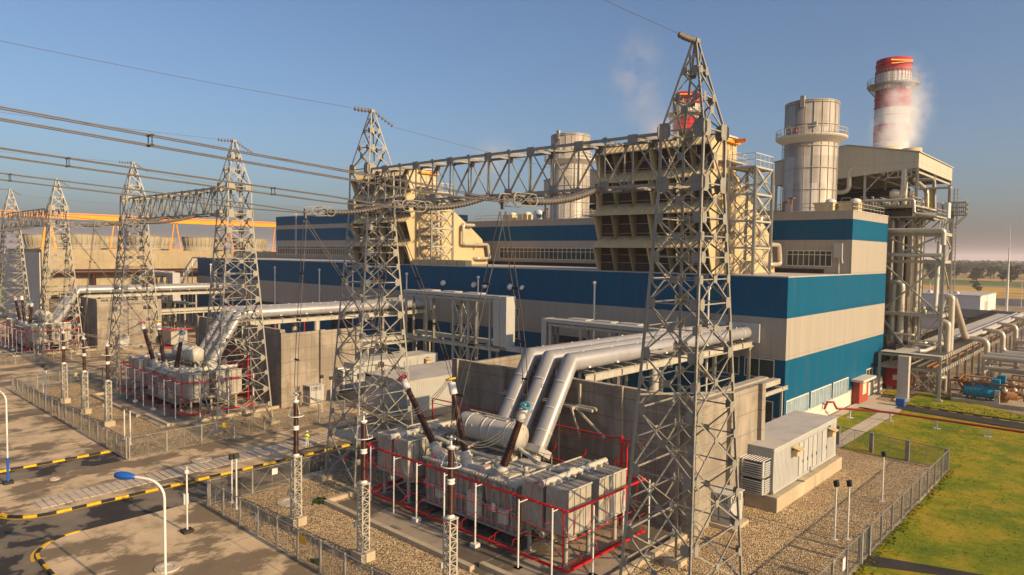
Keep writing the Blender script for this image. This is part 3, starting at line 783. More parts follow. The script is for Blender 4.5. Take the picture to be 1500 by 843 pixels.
# --- fire water ring round the transformer
t = T('fire_water_ring', 'red fire water pipes on white posts around the transformer of {}', 'fire pipe', (-7, -43.6, 0), 'fire water rings')
rp = [(-17.2, -35), (-17.2, -43.7), (3.65, -43.7), (3.65, -34.9)]
g = MB(); g.pipe([(x, y, .5) for x, y in rp], .10, 10, .2)
g.pipe([(-16.2, -35.2, .35), (-16.8, -35.2, .4), (-16.9, -41.5, .45)], .08); g.pipe([(3.2, -35.2, .3), (3.2, -42.8, .35)], .08)
g.build('lower_ring', M['red'], t)
g = MB(); g.pipe([(x, y, 4.25) for x, y in rp], .085, 10, .2)
for i in range(20): 
    x = -16.6 + i * 1.05; g.torus((x, -43.7, 4.25), (1, 0, 0), .095, .03, 10, 5)
g.build('upper_ring', M['red'], t)
g = MB()
for x in (-16.9, 3.3): g.pipe([(x, -43.7, .5), (x, -43.7, 4.25)], .05, 6)
for i in range(13):
    x = -16.2 + i * 1.62
    g.pipe([(x, -43.7, 4.25), (x, -43.62, 2.6 + .3 * (i % 2)), (x + .1, -43.0, 2.6 + .3 * (i % 2))], .022, 5)
    g.pipe([(x + .6, -43.7, 4.25), (x + .6, -43.5, 5.0), (x + 1.1, -42.9, 5.4)] if i % 3 == 1 else [(x + .6, -43.7, .5), (x + .6, -43.5, 1.1), (x + .9, -42.9, 1.3)], .022, 5)
    g.pipe([(x, -43.7, .5), (x, -43.9, .7), (x - .3, -44.2, .7)] if i % 2 else [(x, -43.7, .5), (x + .2, -43, .8)], .022, 5)
g.pipe([(-16.8, -43.6, 2.9), (3.3, -43.55, 2.5)], .03, 5); g.pipe([(-16.8, -43.6, 1.6), (3.3, -43.6, 2.)], .026, 5)
for i in range(5):
    y = -42.9 + i * 1.75
    g.pipe([(3.65, y, 4.25), (3.5, y, 2.4), (3.1, y, 2.4)], .022, 5); g.pipe([(3.65, y + .7, .5), (3.4, y + .7, 1.6), (3.4, y + 1.4, 1.6)], .022, 5)
g.pipe([(3.3, -43.4, 2.1), (3.3, -36, 2.1)], .035, 5)
for i in range(7): g.pipe([(-15.5 + i * 2.8, -35.4, 4.6), (-15.2 + i * 2.8, -35.4, 5.5), (-14.3 + i * 2.8, -36.6, 5.5)], .04, 5)
g.build('spray_pipe', M['red'], t)
g = MB(); g.pipe([(1.7, -35, .4), (1.7, -35, 7.0)], .10, 10); g.pipe([(2.15, -35, .4), (2.15, -35, 6.6)], .07, 8); g.pipe([(-19, -35, 6.5), (3.4, -35, 6.75)], .055, 6); g.pipe([(-19, -35.05, 6.1), (2.1, -35.05, 6.35)], .03, 6)
g.pipe([(-3.4, -35, 3.9), (1.7, -35, 4.0), (3.6, -34.9, 4.2)], .1, 8); g.pipe([(-17.2, -35, 4.25), (-3.4, -35, 3.9)], .1, 8)
for i in range(6): g.bar((1.7, -35, 1 + i), (2.15, -35, 1 + i), .05)
g.pipe([(-19, -35, 6.5), (-19, -35, .3)], .07, 8)
g.build('riser', M['red'], t)
for x, y in [(-15.9, -44.15), (-12.45, -44.5), (-10.0, -44.3), (-6.85, -44.4), (-3.7, -44.4), (.4, -44.6), (2.9, -44.3), (4.4, -42.1), (4.3, -38.6), (4.3, -35.4), (-17.5, -40), (-13, -35.1), (-7.8, -35.2), (-.9, -35.1)]:
    g = MB(); g.tube((x, y, 0), (x, y, 4.45), .062, n=8); g.bar((x, y, 4.25), (x, -43.7 if y < -43.8 else y, 4.25), .05); g.box(x - .25, y - .25, -.05, x + .25, y + .25, .35 if x in (-10., -3.7) else .06)
    g.build('support_post', M['pole'], t)

# --- cast concrete fire wall
t = T('fire_wall', 'U shaped cast concrete fire wall with pilasters behind the transformer of {}', 'wall', (-6, -32.3, 0), 'concrete fire walls')
MB().box(-18.8, -32.45, -.1, 6.0, -32.05, 9.85).build('back_wall', M['wall'], t)
MB().box(5.6, -32.05, -.1, 6.0, -21.3, 9.45).build('side_wall', M['wall'], t)
MB().box(-18.8, -32.05, -.1, -18.4, -21., 9.45).build('side_wall', M['wall'], t)
for x in (-18.5, -12.4, -6.3, -.2, 5.7):
    MB().box(x - .35, -32.75, -.1, x + .35, -32.46, 10.0).build('pilaster', M['wall'], t)
for y in (-32.4, -26.8, -21.2):
    MB().box(6.003, y - .35, -.1, 6.35, y + .35, 9.6).build('pilaster', M['wall'], t)
g = MB(); g.box(-18.8, -32.5, 9.853, 5.98, -32.0, 9.93); g.build('coping', M['plinth'], t)

# --- three isolated phase bus ducts
for k, (x, nm) in enumerate(((-4.9, 'rightmost of three, next to the tower'), (-7.05, 'middle one of its three'), (-9.2, 'leftmost of its three'))):
    t = T('bus_duct', 'silver bus duct pipe in {}, ' + nm, 'bus duct', (x, -33, 0), 'bus ducts')
    g = MB(); r = .66; xe = x + .5
    g.pipe([(xe, .25, 11.25), (x, -32.7, 11.25), (x, -36.6, 4.9)], r, 24, 0); g.m = 1
    for y in range(-30, 0, 4): g.torus((x + .5 * (y + 33) / 33, y, 11.25), (0, 1, 0), r + .006, .03, 24, 5)
    for q in (.25, .55, .8): g.torus((x, -32.7 - 3.9 * q, 11.25 - 6.35 * q), (0, -3.9, -6.35), r + .006, .03, 24, 5)
    for y in range(-31, 0, 4):
        xx = x + .5 * (y + 33) / 33; g.box(xx - .05, y - .1, 11.9, xx + .05, y + .1, 12.02); g.box(xx + .55, y - .15, 10.72, xx + .75, y + .15, 10.85)
    g.build('pipe', [M['duct'], M['pole']], t)
    g = MB(); c = V((x, -36.65, 4.85)); d = V((0, -3.9, -6.35)).normalized(); e = d.cross(V((1, 0, 0)))
    g.obox(c, V((.82, 0, 0)), e * .78, d * .28); g.build('adapter_box', M['cabinp'], t)
    g = MB(); g.pipe([c, c + d * .9, (x, -37.5, 3.9)], .5, 16); g.build('transformer_stub', M['twhite'], t)
t = T('duct_support', 'beige steel frame carrying the silver bus ducts over the wall in {}', 'support frame', (-6.5, -15, 0), 'bus duct support frames')
g = MB()
for x in (-3.7, -10.1):
    g.ibeam((x, -32.2, 10.0), (x, 0, 10.0), .3, .62, None, .04)
    for y in range(-31, 0, 4): g.box(x - .16, y - .03, 9.72, x + .16, y + .03, 10.28)
g.build('girder', M['frame'], t)
g = MB()
for y in range(-31, 0, 2): g.ibeam((-10.2, y, 10.33), (-3.6, y, 10.33), .18, .25)
g.build('cross_beam', M['frame'], t)
for x in (-3.8, -10.0): MB().tube((x, -21.5, 0), (x, -21.5, 9.7), .42, n=16).build('round_column', M['frame'], t)
for x in (-3.8, -10.0):
    for y in (-.9, -9.5, -27.5): MB().ibeam((x, y, 0), (x, y, 9.7), .3, .3, (0, 1, 0)).build('column', M['frame'], t)
g = MB()
for x in (-3.7, -10.1):
    g.bar((x, -31.6, 9.7), (x, -31.6, 8.0), .2); g.bar((x, -32.9, 9.7), (x, -32.9, 7.9), .16); g.bar((x, -31.2, 7.9), (x, -34, 7.9), .22); g.bar((x, -33.9, 7.8), (x, -32.8, 5.4), .14)
    g.bar((x + (1.6 if x > -5 else -1.6), -33.0, 8.), (x, -33.2, 8), .18); g.bar((x + (2.4 if x > -5 else -2.4), -32.8, 5.8), (x + .2, -33.6, 7.9), .14); g.bar((x, -1.2, 9.3), (x, -.1, 9.9), .12)
g.bar((-2., -33.5, 7.9), (-11.8, -33.5, 7.9), .2); g.bar((-2., -32.95, 7.9), (-11.8, -32.95, 7.9), .2)
g.build('bracket', M['frame'], t)
MB().box(-10.6, -.45, 10.2, -2.9, -.02, 12.3).build('wall_plate', M['cabinp'], t)
t = T('cable_duct_run', 'low double beige trunk on brackets below the bus ducts in {}', 'cable trunk', (-1, -14, 6.5), 'cable trunks')
for x in (-1.7, -.4):
    MB().box(x, -24, 6.3, x + .9, -2.6, 6.85).build('trunk', M['frame'], t)
g = MB()
for y in (-22, -16, -10, -4): g.bar((-2.4, y, 6.15), (1.4, y, 6.15), .25); g.bar((1.2, y, 0), (1.2, y, 6.1), .22); g.bar((-2.2, y, 0), (-2.2, y, 6.1), .22); g.build('stand', M['frame'], t); g = MB()
g.ibeam((1.3, -24, 6.05), (1.3, -2.6, 6.05), .2, .4)
g.build('girder', M['frame'], t)

# --- post insulators on lattice pedestals
for k, x in enumerate(PX):
    t = T('post_insulator', '%s brown post insulator on a lattice pedestal along the fence in {}' % PHN[k][0], 'post insulator', (x, -50.7, 0), 'post insulators on pedestals')
    y = -50.7
    g = MB(); g.box(x - .55, y - .55, -.05, x + .55, y + .55, .62); g.build('footing', M['plinth'], t)
    g = MB(); a = .27
    for sx in (-1, 1):
        for sy in (-1, 1): g.lbar((x + sx * a, y + sy * a, .6), (x + sx * a, y + sy * a, 5.05), .1, (sx, .001, 0), .02)
    n = 11; h = 4.3 / n
    for i in range(n):
        z = .65 + i * h; p, q = (-a, a) if i % 2 else (a, -a)
        for s in (-1, 1):
            g.bar((x + p, y + s * a, z), (x + q, y + s * a, z + h), .045); g.bar((x + s * a, y + p, z), (x + s * a, y + q, z + h), .045)
            g.bar((x - a, y + s * a, z), (x + a, y + s * a, z), .04); g.bar((x + s * a, y - a, z), (x + s * a, y + a, z), .04)
    g.box(x - .33, y - .33, 5.02, x + .33, y + .33, 5.1); g.box(x - .35, y - .5, 2.2, x - .2, y - .3, 2.55)
    g.build('pedestal', M['frame'], t)
    for z0, z1 in ((5.25, 7.0), (7.3, 9.0)):
        pr = []
        n = 22
        for i in range(n):
            z = z0 + (z1 - z0) * i / n; st = (z1 - z0) / n; pr += [(.15, z), (.205, z + st * .5), (.15, z + st * .8)]
        MB().lathe(pr + [(.15, z1)], (x, y, 0), n=14).build('insulator', M['porcelain'], t)
    g = MB(); g.lathe([(.24, 5.1), (.24, 5.18), (.17, 5.22), (.17, 5.26)], (x, y, 0), n=12); g.build('flange', M['pole'], t); g = MB(); g.lathe([(.17, 6.98), (.24, 7.02), (.24, 7.08), (.18, 7.15), (.24, 7.22), (.24, 7.28), (.17, 7.32)], (x, y, 0), n=12); g.build('flange', M['pole'], t); g = MB(); g.lathe([(.17, 8.98), (.22, 9.02), (.22, 9.15), (0, 9.2)], (x, y, 0), n=12)
    g.tube((x, y, 9.1), (x, y, 9.75), .06); g.bar((x - .35, y, 9.62), (x + .35, y, 9.62), .08); g.build('flange', M['pole'], t)
    g = MB(); g.torus((x, y, 8.05), (0, 0, 1), .56, .04, 28, 6)
    for a in (0, 120, 240): c, s = math.cos(math.radians(a)), math.sin(math.radians(a)); g.bar((x + .2 * c, y + .2 * s, 9.05), (x + .56 * c, y + .56 * s, 8.05), .014)
    g.torus((x, y, 9.1), (0, 0, 1), .23, .03, 20, 6); g.build('grading_ring', M['pole'], t)

# --- control cabinet and floodlight posts
t = T('control_cabinet', 'pale square control cabinet on a plinth by the tower in {}', 'cabinet', (6.6, -28.3, 0), 'control cabinets')
g = MB(); g.box(5.7, -29.4, .35, 7.5, -27.4, 2.5); cb = g.build('body', M['cabinp'], t)
g = MB(); g.box(5.6, -29.5, 2.5, 7.6, -27.3, 2.58); g.build('roof', M['roofgrey'], t)
g = MB()
for i in range(7): g.box(6.2 + i * .16, -29.42, 1.9, 6.26 + i * .16, -29.4, 2.4); MB().box(7.5, -29.2 + i * .22, 1.9, 7.52, -29.13 + i * .22, 2.4).build('vent_slot', M['dark'], t)
g.box(6.56, -29.43, .5, 6.6, -29.4, 1.9); g.build('vent_slot', M['dark'], t)
MB().box(5.3, -29.7, -.05, 7.9, -27.1, .32).build('plinth', M['plinth'], t)

# --- electrical cabin: container with cooler units on one end
t = T('electrical_cabin', 'long pale grey electrical cabin with louvred coolers on a raised concrete plinth, {}', 'cabin', (5.3, -13, 0), 'electrical cabins')
MB().box(3.4, -23.65, -.1, 8.62, -8.0, 1.2).build('plinth', M['plinth'], t)
xa, xb, ya, yb, za, zb = 4.3, 8.1, -23.2, -8.3, 1.28, 4.85
g = MB(); g.box(xa, ya, za, xb, yb, zb)
for i in range(20): g.box(xa + .1 + i * .19, ya - .035, za + .2, xa + .2 + i * .19, ya, zb - .1)
for i in range(53): g.box(xb, ya + .2 + i * .27, za + .25, xb + .018, ya + .34 + i * .27, zb - .35)
g.box(xb, ya, za, xb + .05, yb, za + .2); g.box(xb, ya, zb - .3, xb + .04, yb, zb - .16)
body = g.build('body', M['cabinp'], t)
MB().box(xa - .06, ya - .08, zb, xb + .06, yb + .06, zb + .07).build('roof', M['roofgrey'], t)
for y0_, y1_ in ((-17.9, -16.9), (-16.8, -15.8), (-15.7, -14.7), (-14.6, -13.6), (-12.2, -11.0)):
    g = MB(); g.box(xb + .02, y0_, za + .25, xb + .06, y1_, zb - .5); d = g.build('door', M['cabinp'], t)
    g = MB(); g.box(xb + .061, y1_ - .16, za + 1.2, xb + .12, y1_ - .10, za + 1.5); g.box(xb + .061, y1_ - .03, za + .25, xb + .075, y1_ + .02, zb - .5); g.build('handle', M['dark'], d)
for y in (-19.6, -10.9):
    g = MB(); g.box(xb + .02, y, 3.6, xb + .5, y + .9, 4.1); g.obox((xb + .4, y + .45, 4.22), (.35, 0, -.1), (0, .5, 0), (.01, 0, .04)); g.build('vent_hood', M['creamlip'], t)
MB().box(xb + .021, -10.7, 4.3, xb + .03, -10.0, 4.5).build('name_plate', M['blue'], t)
g = MB(); g.box(xb + .05, -18.2, 1.25, xb + .7, -12.5, 1.33)
for y in (-18, -15.5, -12.8): g.box(xb + .1, y, 1.15, xb + .6, y + .12, 1.25)
g.build('door_step', M['plinth'], t)
for z0_ in (1.4, 2.75):
    for x0_ in (4.3, 6.1):
        g = MB(); x1_ = x0_ + 1.75; yf = ya - 1.5
        g.box(x0_, yf, z0_, x0_ + .08, ya - .1, z0_ + 1.3); g.box(x1_ - .08, yf, z0_, x1_, yf + .35, z0_ + 1.3); g.box(x0_, yf, z0_, x1_, ya - .1, z0_ + .08)
        for i in range(6): g.obox((x0_ + .88, yf, z0_ + .2 + i * .18), (.84, 0, 0), (0, .05, .03), (0, -.006, .012))
        for i in range(6): g.obox((x1_, yf + .95, z0_ + .2 + i * .18), (.05, 0, -.03), (0, .5, 0), (.006, 0, .012))
        c = g.build('cooler_unit', M['cabinp'], t)
        g = MB(); g.box(x0_ + .1, yf + .25, z0_ + .1, x1_ - .12, ya - .12, z0_ + 1.15); g.build('cooler_core', M['dark'], c)
        g = MB(); g.torus((x0_ + .9, yf + .2, z0_ + .62), (0, 1, 0), .45, .05, 20); g.build('fan_ring', M['black'], c)
g = MB()
for i in range(16): g.obox((4.4 + i * .23, ya - .85, 4.12), (.05, 0, .02), (0, .75, 0), (-.01, 0, .02))
g.build('cooler_top_slat', M['pole'], t)

# --- copies of the bay
for dx, b in ((DX[1], BAYN[1]), (DX[2], BAYN[2])):
    for t in unit:
        if b == BAYN[2] and t.name.startswith('electrical_cabin'): continue
        l = t['_l'].replace('{}', b)
        if t.name.startswith('electrical_cabin'): l = 'electrical cabin with louvred coolers half hidden behind the second lattice tower'
        c = dup(t, dx, l)
        del c['_l']
        if b == BAYN[2] and t.name.startswith('fire_wall'): pass
for t in unit:
    if t.name == 'electrical_cabin': t['label'] = 'long pale grey electrical cabin with louvred coolers on a plinth beside the right hand gravel'
    del t['_l']

# --- double cabin with door and stairs between the first two bays
t = thing('electrical_house', 'wide cream electrical house with dark door and steel stairs beside the nearest fire wall', 'cabin', (-39, -19, 0))
MB().box(-43.1, -25.4, .7, -34.6, -9.5, 4.62).build('body', M['cabinp'], t)
MB().box(-43.2, -25.5, 4.62, -34.5, -9.4, 4.72).build('roof', M['roofgrey'], t)
MB().box(-43.3, -25.6, -.1, -34.4, -9.3, .68).build('plinth', M['plinth'], t)
g = MB()
for i in range(56): g.box(-34.6, -25.2 + i * .28, .85, -34.575, -25.05 + i * .28, 4.4)
for i in range(30): g.box(-43 + i * .28, -25.425, .85, -42.85 + i * .28, -25.4, 4.4)
g.build('cladding_rib', M['cabinp'], t)
g = MB(); g.box(-37.3, -25.46, .8, -36.2, -25.43, 3.0); d = g.build('door', M['glassblue'], t)
MB().box(-36.95, -25.475, 1.9, -36.6, -25.462, 2.4).build('warning_sign', M['yellow'], d)
g = MB(); g.box(-38.2, -26.8, .6, -35.6, -25.6, .7)
for i in range(5): g.box(-38.5 - i * .28, -26.7, .5 - i * .12, -38.22 - i * .28, -25.7, .54 - i * .12)
for y in (-26.75, -25.65): g.pipe([(-35.6, y, 1.6), (-38.2, y, 1.6), (-39.7, y, .9)], .035, 6); g.bar((-38.2, y, 0), (-38.2, y, 1.6), .05); g.bar((-35.7, y, 0), (-35.7, y, 1.6), .05); g.bar((-38.2, y, .6), (-39.7, y, 0), .08)
g.build('steel_stairs', M['frame'], t)
t = thing('wall_floodlight', 'small blue floodlight on a post in front of the electrical house roof', 'floodlight', (-40.5, -28, 0))
MB().tube((-40.5, -28, 0), (-40.5, -28, 6.2), .05).build('post', M['pole'], t); MB().obox((-40.1, -28, 6.3), (.35, 0, .15), (0, .16, 0), (-.03, 0, .08)).build('lamp_head', M['blue'], t)
# ------------------------------------------------------------------ halls
def window_y(parent, x0, x1, z0, z1, y, n, transom=None, glass='glass', name='window'):
    """window in a wall facing -Y"""
    f = MB(); w = .09
    f.box(x0 - w, y - .06, z0 - w, x1 + w, y - .02, z0); f.box(x0 - w, y - .06, z1, x1 + w, y - .02, z1 + w)
    f.box(x0 - w, y - .06, z0, x0, y - .02, z1); f.box(x1, y - .06, z0, x1 + w, y - .02, z1)
    for i in range(1, n): x = x0 + (x1 - x0) * i / n; f.box(x - .04, y - .06, z0, x + .04, y - .021, z1)
    if transom: f.box(x0, y - .058, transom - .04, x1, y - .022, transom + .04)
    fr = f.build(name, M['wframe'], parent)
    MB().box(x0, y - .03, z0, x1, y - .012, z1).build('pane', M[glass], fr)
def window_x(parent, y0, y1, z0, z1, x, n, glass='glass'):
    f = MB(); w = .12
    f.box(x + .02, y0 - w, z0 - w, x + .1, y1 + w, z0); f.box(x + .02, y0 - w, z1, x + .1, y1 + w, z1 + w)
    f.box(x + .02, y0 - w, z0, x + .1, y0, z1); f.box(x + .02, y1, z0, x + .1, y1 + w, z1)
    for i in range(1, n): y = y0 + (y1 - y0) * i / n; f.box(x + .02, y - .045, z0, x + .07, y + .045, z1)
    fr = f.build('window', M['wframe'], parent)
    MB().box(x + .012, y0, z0, x + .03, y1, z1).build('pane', M[glass], fr)

hall = thing('turbine_hall', 'long low turbine hall with blue and white striped cladding along the whole yard', 'industrial hall', (-76, 11, 0))
MB().box(-152.3, 0, -.15, 0, 39, 17.7).build('wall', M['hall'], hall)
g = MB(); g.box(-152.4, -.06, 17.70, .06, .2, 17.8); g.box(-.2, .2, 17.70, .06, 21.9, 17.8); g.box(-152.4, .2, 17.70, -.2, 21.9, 17.72); g.build('roof', M['roofgrey'], hall)
g = MB(); g.box(-.0, .0, -.1, .09, 23.4, 1.72); g.box(0, 30, -.1, .09, 39, 1.72); g.build('plinth', M['canopy'], hall)
for a, b, c, d, n in ((-4.6, -1.3, 6.3, 8.3, 2), (-9.5, -5.4, 6.3, 8.3, 3), (-2.7, -1.3, 1.2, 3.6, 1), (-41.6, -39.9, 10.5, 11.6, 3), (-42.0, -39.9, 7.2, 8.35, 3), (-54.7, -52.4, 10.6, 11.5, 3), (-54.8, -52.4, 7.1, 8.2, 3), (-101., -97, 7., 8.3, 4), (-108, -104, 7., 8.3, 4)):
    window_y(hall, a, b, c, d, 0, n)
for a, b in ((-33, -26), (-62.5, -58.6), (-67, -63.5), (-90, -83), (-120, -112)):
    MB().box(a, -.05, 3.2, b, -.01, 8.3).build('louvre_panel', M['dark'], hall)
for y0_, y1_ in ((.55, 7.3), (8.3, 15.3), (16.3, 22.2)): window_x(hall, y0_, y1_, 1.75, 3.75, 0, 5, 'glassblue')
window_x(hall, 30.6, 33.4, 1.8, 3.8, 0, 2)
for x in (-56.74, -49.45, -47., -41.62, -39.2):
    g = MB(); r = .42 if x < -40 else .3
    g.lathe([(r, 0), (r, .35), (r * .85, .6), (r * .5, .75), (0, .8)], (x, -.02, 15.0), (.3, -.85, -.45), 14); g.build('vent_hood', M['pole'], hall)
for x in (-143.3, -122.3, -111.4, -93.6, -82., -65.8, -48.05, -25.7, -9.1):
    g = MB(); g.tube((x, -.55, 0), (x, -.55, 16.1), .13, n=10); g.lathe([(.13, 0), (.26, .05), (.26, .3), (.1, .42), (0, .44)], (x, -.55, 15.95), n=10)
    for z in (4, 8, 12): g.bar((x, -.5, z), (x, -.02, z), .06)
    g.build('vent_pipe', M['pole'], hall)
# porch and door on the end wall
pd = thing('entrance_porch', 'dark red porch with a notice board and flat concrete canopy on the end wall', 'porch', (1, 26.8, 0))
MB().box(.10, 24.2, 0, 1.0, 28.3, 3.1).build('body', M['doorred'], pd)
MB().box(.10, 23.4, 3.1, 1.7, 29.4, 3.4).build('canopy', M['canopy'], pd)
g = MB(); g.box(.2, 24.17, .02, .9, 24.195, 2.4); d = g.build('door', M['doorred'], pd)
MB().box(1.0, 25.6, 1.1, 1.04, 27.3, 2.6).build('notice_board', M['signgreen'], pd)

up = thing('generator_hall', 'upper hall with one blue stripe and window strips rising behind the low roof', 'industrial hall', (-48, 30, 17.7))
MB().box(-96, 22, 17.71, 0, 38.95, 26.25).build('wall', M['upper'], up)
g = MB(); g.box(-96.05, 21.94, 26.25, .06, 39, 26.36); g.build('roof', M['roofgrey'], up)
window_y(up, -8.5, -2.55, 18.8, 20.8, 22, 8, 20.3); window_y(up, -64.8, -41.9, 19.0, 20.95, 22, 22, 20.35)
window_y(up, -30, -12, 19.0, 20.95, 22, 16, 20.35)
g = MB(); g.box(-2.2, 21.6, 19.9, -1.1, 21.98, 21.9); g.build('junction_box', M['cabinp'], up)
g = MB(); g.pipe([(-1.5, 21.8, 20), (-1.5, 21.8, 17.8)], .07, 6); g.pipe([(-1.2, 21.8, 19.9), (-1., 21.7, 19.2)], .09, 6); g.build('downpipe', M['pole'], up)
g = MB(); g.box(-96, 21.9, 17.72, -3.5, 21.995, 18.35); g.build('base_shadow_strip', M['dark'], up)  # dark strip standing in for the shadow line where wall meets low roof

tl = thing('control_building', 'taller far left hall with two blue stripes and a long window strip', 'industrial hall', (-124, 30, 17.7))
MB().box(-152.3, 22.0, 17.72, -96.06, 43, 29.25).build('wall', M['tall'], tl)
MB().box(-152.4, 21.9, 29.25, -96, 43.1, 29.36).build('roof', M['roofgrey'], tl)
window_y(tl, -151.3, -112, 19.0, 21.1, 22, 44, 20.5)
g = MB()
for x in (-141.6, -140.9): g.bar((x, 21.8, 18), (x, 21.8, 30.2), .07)
for i in range(36): g.bar((-141.6, 21.8, 18.2 + i * .32), (-140.9, 21.8, 18.2 + i * .32), .05)
g.build('ladder', M['pole'], tl)
# roof gear
def roof_hood(x, y, label, z=26.36, s=1.):
    t = thing('roof_hood', label, 'roof ventilator', (x, y, z), 'roof ventilators')
    g = MB(); g.extr([(x - 1.3 * s, y - .9, z), (x + 1.0 * s, y - .9, z), (x + 1.0 * s, y - .9, z + 1.35 * s), (x - 1.7 * s, y - .9, z + 1.35 * s)], (0, 1.8, 0)); g.build('hood', M['creamlip'], t)
    MB().extr([(x - 1.31 * s, y - .8, z + .15), (x - 1.67 * s, y - .8, z + 1.25 * s), (x - 1.72 * s, y - .8, z + 1.25 * s), (x - 1.36 * s, y - .8, z + .15)], (0, 1.6, 0)).build('grille', M['dark'], t)
    MB().lathe([(.75 * s, 0), (.7 * s, .3), (.35 * s, .5), (0, .55)], (x + .4, y, z + 1.35 * s), n=12).build('cowl', M['pole'], t)
for i, (x, y, l) in enumerate(((-4.6, 26, 'cream roof ventilator with a rounded cowl, left one of two on the near hall corner'), (-1.6, 27, 'cream roof ventilator with a rounded cowl, right one of two on the near hall corner'),
        (-66.5, 27, 'cream roof ventilator in front of the teal wall, left of the slim grey stack'), (-62.5, 27, 'cream roof ventilator beside the blue fan, left of the slim grey stack'))): roof_hood(x, y, l)
t = thing('roof_fan', 'white roof fan with blue motor on the roof left of the slim stack', 'fan', (-59.3, 27, 26.4))
MB().lathe([(.2, -.5), (1.0, -.45), (1.1, 0), (1., .45), (.2, .5)], (-59.3, 27, 27.5), (0, 1, 0), 18).build('casing', M['pole'], t); MB().tube((-58.9, 26.4, 27.3), (-57.9, 26.4, 27.3), .35).build('motor', M['cyan'], t); MB().box(-60, 26.2, 26.36, -58.2, 27.8, 26.6).build('base', M['frame'], t)
for x, l in ((-56.6, 'rusty pair of roof vent pipes left of the slim grey stack'), (-10.2, 'rusty pair of roof vent pipes in front of the wide grey stack')):
    g = MB(); g.pipe([(x - .6, 26, 26.3), (x - .6, 26, 28), (x - .1, 26, 28)], .22); g.tube((x + .5, 26, 26.3), (x + .5, 26, 28.6), .16); g.box(x + .1, 25.6, 28.5, x + .9, 26.4, 28.65)
    one('vent_pipes', g, M['rust'], l, 'vent pipes', 'roof vent pipes')
def railing(mb, pts, h=1.1, step=1.6, r=.03):
    for a, b in zip(pts, pts[1:]):
        a, b = V(a), V(b); n = max(1, int((b - a).length / step))
        for i in range(n + 1): p = a.lerp(b, i / n); mb.bar(p, p + V((0, 0, h)), r * 2)
        for k in (.5, 1.): mb.bar(a + V((0, 0, h * k)), b + V((0, 0, h * k)), r * 2)
g = MB(); railing(g, [(-12, 23, 26.36), (-.4, 23, 26.36), (-.4, 38, 26.36)]); one('roof_railing', g, M['frame'], 'thin railing round the near roof corner by the cream ventilators', 'railing')
g = MB(); railing(g, [(-73, 23, 26.36), (-60, 23, 26.36)]); one('roof_railing', g, M['frame'], 'thin railing on the hall roof in front of the teal wall', 'railing')
g = MB()
for i in range(6): g.box(-66 + i * 2.3, .8, 17.8, -63.9 + i * 2.3, 2.2, 18.7)
one('roof_cabinets', g, M['creamlip'], 'row of low cream boxes on the low roof, right of the smaller filter house', 'roof cabinets')
one('roof_cooler', MB().box(-2.6 - 8, 9, 17.8, -.2 - 8, 11, 19.4), M['cream'], 'small cream box on the low roof right of the stair tower', 'roof cabinet')

